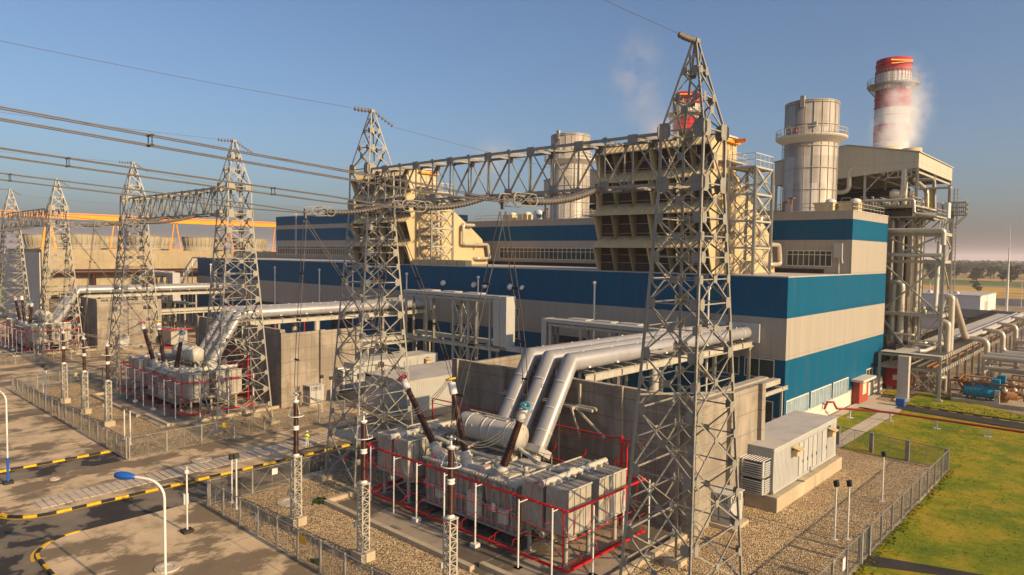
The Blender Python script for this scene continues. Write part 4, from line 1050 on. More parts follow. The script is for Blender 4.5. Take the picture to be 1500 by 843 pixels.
# ------------------------------------------------------------------ air filter houses
def filter_house():
    xl, xr, yw = -26.5, -9.7, 2.0
    t = thing('air_filter_house', 'large cream air filter house with rows of weather hoods right of the slim grey stack', 'filter house', (-18, 4, 17.8), 'air filter houses')
    MB().box(xl, yw, 17.74, xr, 7.2, 34.6).build('body', M['cream'], t)
    MB().box(xl + .1, yw - .06, 17.8, xr - .1, yw - .005, 33.6).build('filter_bank', M['filter'], t)
    zs = [33.4, 29.6, 25.3, 21.0]
    for i, z in enumerate(zs):
        h = 1.35; zb = zs[i + 1] + .55 if i < 3 else 17.8
        g = MB(); pr = [(xl - .1, yw - .07, z + 1.45), (xl - .1, yw - 2.05, z), (xl - .1, yw - 2.05, z - .12), (xl - .1, yw - .07, z + 1.3)]
        g.extr(pr, (xr - xl + .2, 0, 0))
        for k in range(22): x = xl + .3 + k * .77; g.obox((x, yw - 1.05, z + .76), (.06, 0, 0), (0, .95, .69), (0, -.02, .035))
        hd = g.build('hood', M['creamlip'], t)
        for k in range(7):
            x = xl + (xr - xl) * k / 6; w = .08 if k not in (0, 3, 6) else .16; FM = M['finshade']
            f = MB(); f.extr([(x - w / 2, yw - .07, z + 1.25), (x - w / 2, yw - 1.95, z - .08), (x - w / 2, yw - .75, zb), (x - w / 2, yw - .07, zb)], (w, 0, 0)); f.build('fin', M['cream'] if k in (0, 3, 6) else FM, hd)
        f = MB()
        for k in range(1, 3): f.box(xl + .1, yw - .14, zb + (z - zb) * k / 3, xr - .1, yw - .061, zb + (z - zb) * k / 3 + .07)
        f.build('filter_rail', M['creamlip'], hd)
    g = MB(); g.extr([(xl - .1, yw - .3, 34.75), (xl - .1, yw, 34.95), (xl - .1, 7.3, 34.95), (xl - .1, 7.3, 34.8), (xl - .1, yw, 34.62)], (xr - xl + .2, 0, 0)); g.build('roof', M['galvroof'], t)
    g = MB()
    for y in (3.2, 4.6, 5.9): g.box(xr, y, 17.8, xr + .1, y + .14, 34.5)
    for z in (20, 23.5, 27.2, 31): g.box(xr, 2.1, z, xr + .07, 7.1, z + .12)
    g.build('wall_rib', M['cream'], t)
    for z in (18.3, 23.8, 28.4): MB().box(xr + .02, 3.5, z, xr + .09, 4.4, z + 2.1).build('door', M['creamlip'], t)
    g = MB()
    for z in (22.9, 28.2, 31.4):
        g.box(xr + .1, 2.2, z, xr + 1.3, 7.2, z + .15); railing(g, [(xr + 1.25, 2.2, z + .15), (xr + 1.25, 7.2, z + .15)], 1.1, 1.2)
        g.bar((xr + .1, 2.6, z - 1), (xr + 1.2, 2.6, z), .1); g.bar((xr + .1, 6.6, z - 1), (xr + 1.2, 6.6, z), .1); g.build('platform', M['frame'], t); g = MB()
    MB().ibeam((xr - .3, 5.6, 34.2), (xr + 1.9, 5.6, 34.2), .3, .45).build('hoist_beam', M['orange'], t)
    g = MB(); g.bar((xr + .3, 2.6, 34.1), (xr + .3, 7.1, 34.1), .4, .3); g.build('crane_rail', M['orange'], t)
    g = MB()
    for k in range(6): g.lathe([(.3, 0), (.3, .2), (0, .4)], (xl + 2 + k * 2.6, 4, 34.95), n=8)
    g.build('roof_vent', M['pole'], t)
    # duct behind the filters, stepping down to the turbine
    xd = xr - .0
    pr = [(xd, 7.25, 17.75), (xd, 7.25, 30.5), (xd, 9, 29.2), (xd, 15.2, 25.2), (xd, 18.9, 22.6), (xd, 20.6, 17.75)]
    g = MB(); g.extr(pr, (-13, 0, 0)); g.build('intake_duct', M['cream'], t)
    g = MB(); g.pipe([(xd + .9, 15.8, 25.2), (xd + .9, 13, 25.2), (xd + .9, 13, 21.6), (xd + .9, 19.6, 21.6), (xd + .9, 20.2, 18.9), (xd + .9, 17, 18.9), (xd, 16.6, 18.9)], .3, 10, .5)
    g.build('bypass_pipe', M['silver'], t)
    g = MB()
    for y, z in ((13.3, 25.4), (16.5, 21.8)): g.bar((xd, y, z), (xd + 1.2, y, z), .12); g.bar((xd, y, z - 1.4), (xd + 1.2, y, z - .1), .1); g.bar((xd + 1.2, y - .5, z), (xd + 1.2, y + .5, z), .12); g.bar((xd + .02, y, z), (xd + .02, y, z - 1.4), .1)
    g.build('pipe_bracket', M['frame'], t)
    return t
fh = filter_house(); dup(fh, -57.1, 'cream air filter house with rows of weather hoods half hidden behind the second lattice tower')

def stair_tower():
    x0, x1, y0, y1, z0, z1 = -8.3, -5.1, 2.4, 7.4, 17.8, 30.5
    t = thing('stair_tower', 'open steel stair tower on the low roof right of the large filter house', 'stair tower', ((x0 + x1) / 2, 5, z0), 'steel stair towers')
    for x in (x0, x1):
        for y in (y0, y1): MB().ibeam((x, y, z0), (x, y, z1), .3, .3, (0, 1, 0), .04).build('column', M['frame'], t)
    g = MB(); lv = [z0 + (z1 - z0) * i / 4 for i in range(5)]
    for z in lv[1:]:
        for a, b in (((x0, y0), (x1, y0)), ((x1, y0), (x1, y1)), ((x1, y1), (x0, y1)), ((x0, y1), (x0, y0))): g.bar((*a, z), (*b, z), .14, .22)
    g.build('beam', M['frame'], t)
    g = MB()
    for za, zb in zip(lv, lv[1:]):
        for a, b in (((x0, y0), (x1, y0)), ((x1, y1), (x0, y1))):
            g.bar((*a, za), (*b, zb), .1); g.bar((*b, za), (*a, zb), .1)
        for x in (x0, x1):
            g.bar((x, y0, za), (x, y1, zb), .11); g.bar((x, y1, za), (x, y0, zb), .11)
    g.build('bracing', M['frame'], t)
    g = MB()
    for i, (za, zb) in enumerate(zip(lv, lv[1:])):
        zm = (za + zb) / 2
        for xx, q0, q1, ya, yb in ((x0 + .8, za, zm, y0 + .9, y1 - .9), (x1 - .8, zm, zb, y1 - .9, y0 + .9)):
            for s in (-.5, .5): g.bar((xx + s, ya, q0), (xx + s, yb, q1), .05, .25); g.bar((xx + s, ya, q0 + 1), (xx + s, yb, q1 + 1), .05)
            for k in range(11): p = V((xx, ya, q0)).lerp(V((xx, yb, q1)), (k + .5) / 11); g.obox(p, (.5, 0, 0), (0, .13, 0), (0, 0, .02))
        g.box(x0 + .2, y1 - .9, zm - .05, x1 - .2, y1 - .1, zm); g.box(x0 + .2, y0 + .1, zb - .05, x1 - .2, y0 + .9, zb)
    g.build('stair_flight', M['frame'], t)
    g = MB(); railing(g, [(x0, y0, z1 + .1), (x1, y0, z1 + .1), (x1, y1, z1 + .1), (x0, y1, z1 + .1)], 1.5, 1.2); g.box(x0, y0, z1 + .05, x1, y1, z1 + .12); g.build('top_railing', M['pole'], t)
    return t
st = stair_tower(); dup(st, -57.6, 'open steel stair tower on the low roof beside the second lattice tower')

# ------------------------------------------------------------------ stacks and chimneys
def grey_stack(x, y, r, zt, zp, label):
    t = thing('exhaust_stack', label, 'stack', (x, y, 0), 'grey exhaust stacks')
    g = MB(); g.lathe([(r, 20), (r, zt), (r - .15, zt), (r - .2, zt - 4)], (x, y, 0), n=64); g.build('shell', M['stack'], t)
    g = MB()
    z = 24.
    while z < zt: g.torus((x, y, z), (0, 0, 1), r + .06, .10, 48, 4); z += 3.6
    g.torus((x, y, zt), (0, 0, 1), r, .12, 48, 4)
    for k in range(20): a = k * PI / 10 + .1; c, s = math.cos(a), math.sin(a); g.bar((x + (r + .02) * c, y + (r + .02) * s, 20), (x + (r + .02) * c, y + (r + .02) * s, zt - .02), .12)
    g.build('stiffener', M['stack'], t)
    g = MB(); g.lathe([(r, zp - 1.2), (r + 1.35, zp - .35), (r + 1.5, zp - .15), (r + 1.5, zp), (r, zp)], (x, y, 0), n=40, smooth=False)
    for k in range(28):
        a = k * PI / 14; c, s = math.cos(a) * (r + 1.42), math.sin(a) * (r + 1.42); g.bar((x + c, y + s, zp), (x + c, y + s, zp + 1.15), .07)
    for h in (.58, 1.15): g.torus((x, y, zp + h), (0, 0, 1), r + 1.42, .045, 40, 4)
    g.build('platform', M['canopy'], t)
    g = MB(); g.box(x - .4, y - r - .3, zt - 1.2, x + .3, y - r + .2, zt + .7)
    for a in (-2.2, -1.1): g.box(x + (r + .1) * math.cos(a) - .3, y + (r + .1) * math.sin(a) - .2, zp + 1.3, x + (r + .1) * math.cos(a) + .3, y + (r + .1) * math.sin(a) + .2, zp + 2)
    g.build('sample_port', M['frame'], t)
    MB().lathe([(.2, 0), (.25, .3), (.1, .55), (0, .6)], (x - .5, y - r - 1.4, zp + .3), n=10).build('warning_lamp', M['red'], t)
    g = MB(); g.bar((x - r - .5, y - .4, 22), (x - r - .5, y - .4, zp - .3), .08); g.bar((x - r - .5, y + .4, 22), (x - r - .5, y + .4, zp - .3), .08)
    for i in range(30): g.bar((x - r - .5, y - .4, 22 + i * .6), (x - r - .5, y + .4, 22 + i * .6), .05)
    g.build('ladder', M['frame'], t)
grey_stack(-13.9, 45, 4.2, 45.9, 40.2, 'wide grey panelled exhaust stack with a ring platform, right of the stair tower')
grey_stack(-65.6, 45, 4.25, 45.9, 40.6, 'slim grey exhaust stack behind the gantry truss, left of the large filter house')

def chimney(x, y, r, label):
    t = thing('banded_chimney', label, 'chimney', (x, y, 0), 'red and white chimneys')
    zt = 66.4
    MB().lathe([(r, 0), (r, zt), (r - .25, zt), (r - .3, zt - 5)], (x, y, 0), n=56).build('shell', M['chimney'], t)
    g = MB()
    for z in (43, 46, 49.6, 53.4, 55.4, 57.4, 65.2): g.torus((x, y, z), (0, 0, 1), r + .06, .13, 48, 4)
    g.build('hoop', M['chimney'], t)
    zp = 60.6; g = MB(); g.lathe([(r, zp - .4), (r + 1.7, zp - .3), (r + 1.8, zp), (r, zp)], (x, y, 0), n=32, smooth=False)
    for k in range(16):
        a = k * PI / 8; c, s = math.cos(a), math.sin(a); g.bar((x + c * r, y + s * r, zp - 2.4), (x + c * (r + 1.7), y + s * (r + 1.7), zp - .3), .14)
        g.bar((x + c * (r + 1.7), y + s * (r + 1.7), zp), (x + c * (r + 1.7), y + s * (r + 1.7), zp + 1.3), .08)
    for h in (.65, 1.3): g.torus((x, y, zp + h), (0, 0, 1), r + 1.7, .05, 32, 4)
    for a in (2.6, .4): g.bar((x + (r + 1.7) * math.cos(a), y + (r + 1.7) * math.sin(a), zp), (x + (r + 1.7) * math.cos(a), y + (r + 1.7) * math.sin(a), zp + 3), .14)
    for k in range(30): a = k * PI / 15; g.bar((x + (r + .1) * math.cos(a), y + (r + .1) * math.sin(a), zp + .2), (x + (r + .1) * math.cos(a), y + (r + .1) * math.sin(a), zp + 3.2), .1)
    g.torus((x, y, zp + 3.2), (0, 0, 1), r + .1, .08, 32, 4)
    g.build('platform', M['steel'], t)
    g = MB(); a = -.75; p = V((x + (r + .3) * math.cos(a), y + (r + .3) * math.sin(a), zt - 1)); d = V((-math.sin(a), math.cos(a), 0)); g.bar(p - d * 3.4, p + d * 1.8, .3); g.bar(p - d * 3.2 + V((0, 0, -.8)), p + d * 1.8 + V((0, 0, -.2)), .18); g.build('davit', M['orange'], t)
chimney(-16.6, 105, 3.75, 'tall red and white banded chimney wrapped in steam behind the boiler roof')
chimney(-70.3, 105, 3.75, 'red and white banded chimney seen through the head of the nearest lattice tower')

# ------------------------------------------------------------------ heat recovery boiler with its open steel frame
def boiler(full=True, label=''):
    t = thing('boiler_house', label, 'boiler structure', (-8, 66, 0), 'boiler structures')
    r = random.Random(11)
    xa, xb, ya, yb = -24., .3, 55., 82.
    # roof: shallow gable sheet with deep fascias
    g = MB(); zr = 39.9; xm = -11.
    for y, s in ((ya, 0), (yb - .15, 0)):
        g.extr([(xa, y, 37.9), (xm, y, zr), (xb, y, 37.7), (xb, y, 35.2), (xm, y, 34.2), (xa, y, 33.6)], (0, .15, 0))
    g.box(xb - .15, ya + .16, 35.2, xb, yb - .16, 37.65); g.box(xa, ya + .16, 33.6, xa + .15, yb - .16, 37.85)
    g.build('fascia', M['beige'], t)
    g = MB(); g.extr([(xa - .2, ya - .2, 37.95), (xm, ya - .2, zr + .05), (xb + .2, ya - .2, 37.75), (xb + .2, ya - .2, 37.9), (xm, ya - .2, zr + .2), (xa - .2, ya - .2, 38.1)], (0, yb - ya + .4, 0)); g.build('roof', M['galvroof'], t)
    g = MB()
    for x, y, rr, h in ((-6.6, 62, 1.9, 2.0), (-2.4, 62, 1.6, 1.5), (-7, 72, 1.7, 2.2)): MB().lathe([(rr, 0), (rr, h), (rr - .1, h), (rr - .15, h - 1)], (x, y, 37.9), n=24).build('roof_vent', M['creamlip'], t)
    g = MB()
    for x in (xa + .3, -16, -8, xb - .3):
        for y in (ya + .3, 68, yb - .3): g.ibeam((x, y, 28), (x, y, 37.0), .36, .36, (0, 1, 0), .05)
    for x in (xa + .3, -16, -8, xb - .3): g.bar((x, ya + .3, 34.6), (x, yb - .3, 34.6), .2, .35)
    for y in (ya + .3, 68, yb - .3): g.bar((xa, y, 34.9), (xb, y, 34.9), .2, .35)
    for x in (-8, xb - .3): g.bar((x, ya + .3, 31.5), (x + 2.4 * (-1 if x > -2 else 1), ya + .3, 34.2), .16); 
    g.build('roof_frame', M['frame'], t)
    # boiler drums and casing under the roof
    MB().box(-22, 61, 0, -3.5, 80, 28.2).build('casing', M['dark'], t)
    for z, y in ((31.4, 64), (32.4, 70), (31.2, 76)):
        MB().lathe([(0, -6.4), (.8, -6.2), (1.05, -5.6), (1.05, 5.6), (.8, 6.2), (0, 6.4)], (-10.5, y, z), (1, 0, 0), 20).build('steam_drum', M['black'], t)
    g = MB()
    for x in (-15, -6): g.box(x - .25, 62, 28.2, x + .25, 78, 30.6)
    g.box(-15, 61.5, 30.2, -6, 62, 30.6); g.box(-15, 78, 30.2, -6, 78.5, 30.6); g.build('drum_saddle', M['frame'], t)
    g = MB(); g.pipe([(-16, 55.3, 31.7), (-10.6, 55.3, 31.7), (-10.7, 55.3, 36.1), (-6.6, 55.6, 36.05), (-6.4, 60, 35)], .4, 12, 1.2); g.build('silencer_pipe', M['silver'], t)
    MB().pipe([(-1.9, 55.4, 35.2), (-1.9, 55.4, 31.6), (-3.6, 55.9, 29.0), (-3.6, 56, 28.3)], .48, 14, .7).build('silencer_pipe', M['silver'], t)
    MB().pipe([(-1.8, 55.9, 33), (-1.8, 55.9, 28)], .4, 12).build('silencer_pipe', M['silver'], t)
    MB().lathe([(0, -.9), (.6, -.75), (.85, -.25), (.85, .25), (.6, .75), (0, .9)], (-3.2, 55.4, 31.0), (1, 0, 0), 18).build('silencer', M['silver'], t)
    MB().lathe([(0, 0), (.5, .15), (.7, .6), (.7, 2.4), (.5, 2.9), (0, 3.1)], (-.7, 56.5, 28.4), n=16).build('silencer', M['silver'], t)
    MB().pipe([(-.2, 57, 33.3), (2.3, 57, 33.3), (2.5, 57, 28.3)], .24, 10, .6).build('silencer_pipe', M['steel'], t)
    MB().pipe([(-1, 58, 33.6), (1.0, 58, 31.6), (1.2, 58, 28.3)], .38, 12, .8).build('silencer_pipe', M['silver'], t)
    MB().bar((1.85, 57, 28.3), (1.85, 57, 31.7), .36).build('crane_post', M['yellow'], t)
    MB().box(.0, 56.2, 31.65, 4.8, 57.8, 31.9).build('side_canopy', M['frame'], t)
    g = MB(); g.ibeam((xb - .1, ya, 28), (xb - .1, ya, 35.2), .3, .3, (0, 1, 0)); g.bar((xb - .1, yb, 28), (xb - .1, yb, 35.2), .2); g.bar((xb, ya + .2, 33.6), (-2.6, ya + .2, 35.6), .16); g.bar((-5, ya + .2, 33.4), (-2.4, ya + .2, 35.6), .16); g.build('roof_post', M['frame'], t); g = MB()
    for z in (33.8, 35.4): g.bar((-4.4, 55.2, z), (-.8, 55.2, z), .2)
    for x in (-4.4, -2.8, -.8): g.bar((x, 55.2, 33.8), (x, 55.2, 36), .18)
    g.build('hanger_frame', M['frame'], t)
    for k in range(9):
        g = MB()
        for j in range(4):
            x = r.uniform(-13, -1); y = r.uniform(56.5, 60.5); z = r.uniform(28.4, 30.5); rr = r.choice((.08, .1, .14, .2))
            q = [(x, y, 28.3), (x, y, z + .5)]; x2 = x + r.uniform(-2.5, 2.5); q += [(x2, y, z + .5), (x2, y + .8, z + .5), (x2, y + 1, 28.3)]
            g.pipe(q, rr, 7, .3)
        g.build('pipework', M['frame'] if k % 2 else M['steel'], t)
    # working floor with railings, valves, tanks at its edge
    g = MB(); g.box(-24, 47.5, 28.0, 2.6, 61, 28.3); g.box(-2., 41.6, 28.0, 2.6, 47.4, 28.2); railing(g, [(-20, 47.6, 28.3), (-2, 47.6, 28.3), (-2, 41.7, 28.3), (2.5, 41.7, 28.3), (2.5, 47.6, 28.3)])
    for i in range(10): g.ibeam((-12 + i * 1.55, 47.6, 27.8), (-12 + i * 1.55, 60, 27.8), .15, .35)
    g.build('working_floor', M['frame'], t)
    g = MB(); g.box(-1, 42, 26.2, 5.8, 49, 26.4); railing(g, [(2.6, 41.9, 26.4), (5.8, 41.9, 26.4), (5.8, 49, 26.4)], 1.)
    for i in range(6): g.ibeam((-.6 + i * 1.2, 41.9, 26.0), (-.6 + i * 1.2, 49, 26.0), .15, .3)
    g.build('lower_floor', M['frame'], t)
    for x in (4.3, 5.2): MB().box(x, 49.4, 26.4, x + .7, 51.2, 28.8).build('panel_box', M['pole'], t)
    if full:
        MB().pipe([(-4, 41.5, 28.9), (2.6, 41.5, 28.9), (2.8, 41.5, 28.6), (2.9, 41.5, 26.8), (5.8, 42, 26.3)], .22, 10, .4).build('main_pipe', M['silver'], t)
        X0, X1, Y0, Y1 = -1.6, 6.9, 41.8, 46.8
        for x in (X0, X1):
            for y in (Y0, Y1): MB().ibeam((x, y, -.1), (x, y, 24 if y == Y0 else 26), .42, .42, (0, 1, 0), .05).build('column', M['frame'], t)
        for y in (54.5,):
            for x in (-1.6, 5.6): MB().ibeam((x, y, -.1), (x, y, 27.9), .4, .4, (0, 1, 0), .05).build('column', M['frame'], t)
        zs = [.2, 11.4, 19.5, 23.6]
        for z in zs[1:]:
            for y in (Y0, Y1): MB().bar((X0, y, z), (X1, y, z), .26, .45).build('beam', M['frame'], t)
            for x in (X0, X1): MB().bar((x, Y0, z), (x, Y1, z), .26, .45).build('beam', M['frame'], t)
        h = MB()
        for za, zb in zip(zs, zs[1:]):
            h.bar((X0, Y0, za), (X1, Y0, zb), .24); h.bar((X1, Y0 + .26, za), (X0, Y0 + .26, zb), .24)
            h.bar((X1, Y0, za), (X1, Y1, (za + zb) / 2), .18); h.bar((X1, Y1, (za + zb) / 2), (X1, Y0, zb), .18)
        h.build('bracing', M['frame'], t)
        g = MB()
        for i in range(5): g.bar((.5 + i * 1.1, 42 + i, 23.8), (2.6 + i * 1.1, 42 + i, 26.0), .2)
        for i in range(4): g.bar((5.6, 43 + i * 1.8, 22.5), (5.8, 44.5 + i * 1.8, 26), .16)
        g.build('floor_strut', M['frame'], t)
        MB().pipe([(-1.8, 41.3, 24.2), (6.7, 41.3, 24.2), (6.9, 41.4, 23.9), (6.9, 41.4, 22.0)], .36, 14, .5).build('main_pipe', M['silver'], t)
        MB().pipe([(-1.8, 41.3, 20.5), (6.8, 41.3, 20.5)], .3, 12).build('main_pipe', M['silver'], t)
        MB().pipe([(7.7, 45, 5.5), (7.7, 45, 14.2), (7.0, 45, 14.4)], .42, 12, .5).build('main_pipe', M['silver'], t)
        MB().pipe([(7.6, 43.4, 3), (7.6, 43.4, 10.3), (6.9, 43.4, 10.5)], .45, 12, .5).build('main_pipe', M['silver'], t)
        MB().pipe([(1.3, 43, 5), (1.3, 43, 16), (.2, 43, 16.3), (.1, 43, 12), (.1, 43, 6)], .5, 14, .8).build('main_pipe', M['silver'], t)
        MB().pipe([(5.7, 44, 11.8), (5.9, 44, 22.6)], .3, 10).build('main_pipe', M['pole'], t)
        for k, (x, y, rr) in enumerate(((-.9, 45, .55), (.2, 45.6, .62), (1.2, 46.4, .3), (1.9, 45, .22), (2.6, 46, .34), (3.1, 46.6, .16), (-.3, 43, .18), (2.3, 43.6, .14), (.9, 44, .2), (3.4, 44.8, .2))):
            MB().tube((x, y, 0 if k % 3 else 8), (x, y, 26), rr, n=14).build('riser_pipe', M['silver'] if k % 4 else M['frame'], t)
        for k in range(10):
            z = r.uniform(3, 22); x = r.uniform(-1, 2.2); y = r.uniform(42.3, 44.5); rr = r.choice((.07, .1, .14))
            g = MB(); g.pipe([(x, y + 2, z), (x, y, z), (x + r.uniform(.8, 2.2), y, z), (x + r.uniform(.8, 2.2), y, z - r.uniform(1.5, 5))], rr, 7, .25); g.build('branch_pipe', M['frame'] if k % 2 else M['silver'], t)
        MB().box(-8, 47, 0, 1.5, 54, 27.6).build('dark_backing', M['filter'], t)  # dark box added behind the pipes to put shade between them
        for z in (11.6,):
            g = MB(); g.box(X0, Y0 - .1, z, X1, Y1, z + .1); railing(g, [(X0, Y0, z + .1), (X1, Y0, z + .1), (X1, Y1, z + .1)], 1.1, 1.5); g.build('platform', M['frame'], t)
        for i in range(12): MB().lathe([(.25, 0), (.32, .25), (.25, .5), (.07, .6), (.07, 1.1)], (r.uniform(-1, 5.5), r.uniform(42.2, 46), r.choice((0, 0, 11.7))), n=10).build('valve', M['silver'], t)
        for i in range(7): g = MB(); x = r.uniform(-1, 5); z = r.uniform(1.5, 9); g.pipe([(x, 42.4, z), (x + r.uniform(1, 3), 42.4, z), (x + 3, 44, z), (x + 3, 44, 0)], r.choice((.12, .2, .3)), 8, .3); g.build('branch_pipe', M['silver'], t)
        # escape ladder and cantilevered grating box
        g = MB()
        for x in (5.9, 6.4):
            for y in (53, 53.5): g.bar((x, y, 0), (x, y, 31.3), .07)
        for i in range(52): g.bar((5.9, 53, .4 + i * .6), (6.4, 53, .4 + i * .6), .05); g.bar((6.4, 53, .4 + i * .6), (6.4, 53.5, .7 + i * .6), .05)
        g.build('ladder', M['frame'], t)
        g = MB(); g.box(5.3, 52.2, 26.9, 7.7, 54, 27.)
        for y in (52.2, 54):
            for i in range(10): g.bar((5.3 + i * .266, y, 26.9), (5.3 + i * .266, y, 29.0), .09)
            for z in (27.5, 28.2, 29.0): g.bar((5.3, y, z), (7.7, y, z), .1)
        for i in range(7): g.bar((7.7, 52.2 + i * .3, 26.9), (7.7, 52.2 + i * .3, 29.0), .09)
        for z in (27.5, 28.2, 29.0): g.bar((7.7, 52.2, z), (7.7, 54, z), .1)
        for y in (52.3, 53.9): g.bar((5.6, y, 24.6), (7.6, y, 26.9), .12); g.bar((5.6, y, 24.6), (5.6, y, 26.9), .12)
        g.build('grating_box', M['steel'], t)
    return t
boiler(True, 'open boiler structure full of silver pipes under a beige sheet roof at the right')
boiler(False, 'distant boiler structure under a beige roof, just showing left of the large filter house').location.x += -57.5

# ------------------------------------------------------------------ steel trunk gantries along the facade
def trunk_gantry(x0, x1, y, zt, zl, label, right_drop):
    t = thing('cable_tray_gantry', label, 'cable gantry', ((x0 + x1) / 2, y, 0), 'covered cable gantries along the hall')
    g = MB(); g.box(x0, y - .9, zt - .45, x1, y + .9, zt); 
    for i in range(3): xx = x0 + 2 + i * (x1 - x0 - 5) / 3; g.box(xx, y + .9, zt - .3, xx + 3, y + 2.6, zt + .1)
    g.build('tray', M['cabinp'], t)
    g = MB()
    for yy in (y - .7, y + .7): g.bar((x0 + .2, yy, zt - .75), (x1 - .2, yy, zt - .75), .2, .32); g.bar((x0 - 3, yy, zl - .6), (x1 + 1, yy, zl - .6), .25, .4)
    n = 9
    for i in range(n): xx = x0 + .5 + (x1 - x0 - 1) * i / (n - 1); g.bar((xx, y - .9, zt - .54), (xx, y + .9, zt - .54), .14); g.bar((xx, y - .9, zl - .3), (xx, y + .9, zl - .3), .12)
    g.build('girder', M['frame'], t)
    for xx in (x0 + .6, x0 + 5.5, (x0 + x1) / 2 + 1.6, x1 - 5.2, x1 - .8):
        for yy in (y - .75, y + .75): MB().ibeam((xx, yy, 0), (xx, yy, zt - .9), .3, .3, (0, 1, 0)).build('column', M['frame'], t)
    g = MB(); xm = (x0 + x1) / 2 + 1.6
    for yy in (y - .8, y + .8): g.bar((xm, yy, zl), (x1 - 5.2, yy, zt - 1), .15); g.bar((x1 - 5.2, yy, zl), (xm, yy, zt - 1), .15); g.bar((xm, yy, 2), (x1 - 5.2, yy, zl - .8), .15); g.bar((x1 - 5.2, yy, 2), (xm, yy, zl - .8), .15)
    g.build('bracing', M['frame'], t)
    g = MB()
    if right_drop: g.box(x1 - .02, y - .95, zl, x1 + 1.15, y + .95, zt + .02); g.box(x1 + 1.2, y - .9, zl - .1, x1 + 2.4, y + .9, zt); g.box(x1 + 2.42, y - .9, zl - .5, x1 + 12, y + .9, zl)
    else: g.box(x0 - .75, y - .95, zl - 2, x0 - .02, y + .95, zt + .02)
    g.box(x0 + .5, y + 1, zl - .2, x1, y + 2, zl + .4); g.build('cable_trunk', M['cabinp'], t)
    return t
g1 = trunk_gantry(-57.5, -37.5, -7., 14.0, 7.1, 'covered cable gantry with steel columns between the first and second bus ducts', True)
g2 = trunk_gantry(-28.0, -11.5, -7., 11.55, 7.9, 'lower covered cable gantry just behind the three nearest bus ducts', False)
dup(g1, -113, 'covered cable gantry at the far left end of the hall')

# ------------------------------------------------------------------ cooling tower at the far left, with gantry crane
ct = thing('cooling_tower', 'long beige concrete cooling tower with fan stacks on top at the far left', 'cooling tower', (-192, 30, 0))
MB().box(-212, -29, 8.6, -175, 150, 19.45).build('casing', M['cooling'], ct)
g = MB(); g.box(-211, -28, 0, -177, 149, 8.6); g.build('louvre_bay', M['filter'], ct)
g = MB()
for i in range(24): g.box(-176.9, -28.6 + i * 7.5, 0, -175.2, -27.6 + i * 7.5, 8.6)
g.box(-176.5, -29, 7.9, -174.4, 150, 8.6); g.box(-176.5, -29, -.1, -173, 150, .9); g.build('pier', M['cooling'], ct)
g = MB(); railing(g, [(-175.2, -28.8, 19.45), (-175.2, 149, 19.45)], 1.1, 3.7, .04); g.build('railing', M['frame'], ct)
for j, x in enumerate((-182, -201)):
    for i in range(8):
        y = (-18.1, -27.5)[j] + i * 15.6 + (5 if j else 0)
        g = MB(); r0 = 4.5; g.lathe([(r0 - .1, 0), (r0 * .93, .8), (r0 * .94, 1.6), (r0 + .3, 4.1), (r0 + .1, 4.1), (r0 * .88, 1)], (x, y, 19.45), n=36)
        for q in range(24): a = q * PI / 12; c, s = math.cos(a), math.sin(a); g.bar((x + c * r0 * .95, y + s * r0 * .95, 20.4), (x + c * (r0 + .32), y + s * (r0 + .32), 23.5), .12)
        g.torus((x, y, 21.9), (0, 0, 1), r0 * .97, .07, 36, 4); g.torus((x, y, 23.5), (0, 0, 1), r0 + .3, .1, 36, 4)
        g.build('fan_stack', M['fanstack'], ct)
g = MB(); g.pipe([(-173.2, -27, 13.6), (-173.2, 140, 13.6)], .85, 14)
for i in range(12): g.tube((-173.2, -18 + i * 14, 0), (-173.2, -18 + i * 14, 13.6), .6, n=10)
g.build('riser_pipe', M['porcelain'], ct)
g = MB(); g.box(-214, -29.3, 0, -176, -29.02, 18.6); g.build('end_panel', M['galvroof'], ct)
cr = thing('gantry_crane', 'long orange overhead crane girder on slanted legs above the cooling tower', 'gantry crane', (-190, 30, 19.5))
g = MB()
g.bar((-177, -40, 28.0), (-177, 120, 28.0), .7, 1.0); g.bar((-176.3, -40, 28.75), (-176.3, 120, 28.75), .2, .2); g.bar((-176.4, -40, 27.4), (-176.4, 120, 27.4), .3, .2)
g.build('girder', M['orange'], cr)
for i in range(8):
    y = -27 + i * 15.6
    for x in (-177,):
        g = MB(); k_ = .5 if i == 0 else .24; g.bar((x, y - 1.5, 19.5), (x, y - .3, 27.4), k_); g.bar((x, y + 1.5, 19.5), (x, y + .3, 27.4), k_); g.box(x - .4, y - 2, 19.46, x + .4, y + 2, 19.75); g.build('leg', M['orange'], cr)
# covered conveyor stair between cooling tower and hall
g = MB(); 
for y in (1, 2.6): g.extr([(-158, y, 17.9), (-152.5, y, 17.9), (-152.5, y, 17.5), (-157.9, y, 17.5), (-169, y, 10.2), (-172, y, 10.2), (-172, y, 10.55), (-169.2, y, 10.6)], (0, .12, 0))
for i in range(22): g.box(-158.3 - i * .5, 1.12, 17.1 - i * .33, -157.9 - i * .5, 2.6, 17.18 - i * .33)
for i in range(5): g.bar((-169.5 + i * 2.8, 1.1, 0), (-169.5 + i * 2.8, 1.1, 10. + i * 1.84), .2)
one('covered_stair', g, M['pole'], 'white edged slanting stair cover leading up to the far left end of the blue hall', 'stair')
g = MB()
for k in range(9):
    x = -156 - k * 6.5
    for y in (-20, -14): g.ibeam((x, y, 0), (x, y, 9.3 if k % 2 else 6.4), .3, .3, (0, 1, 0))
for z in (6.2, 9.2):
    for y in (-20, -14): g.bar((-155, y, z), (-210, y, z), .25, .4)
g.pipe([(-154, -19, 9.9), (-208, -19, 9.9)], .4, 10); g.pipe([(-154, -17, 6.8), (-208, -17, 6.8)], .35, 10); g.pipe([(-154, -15, 6.7), (-208, -15, 6.7)], .25, 10)
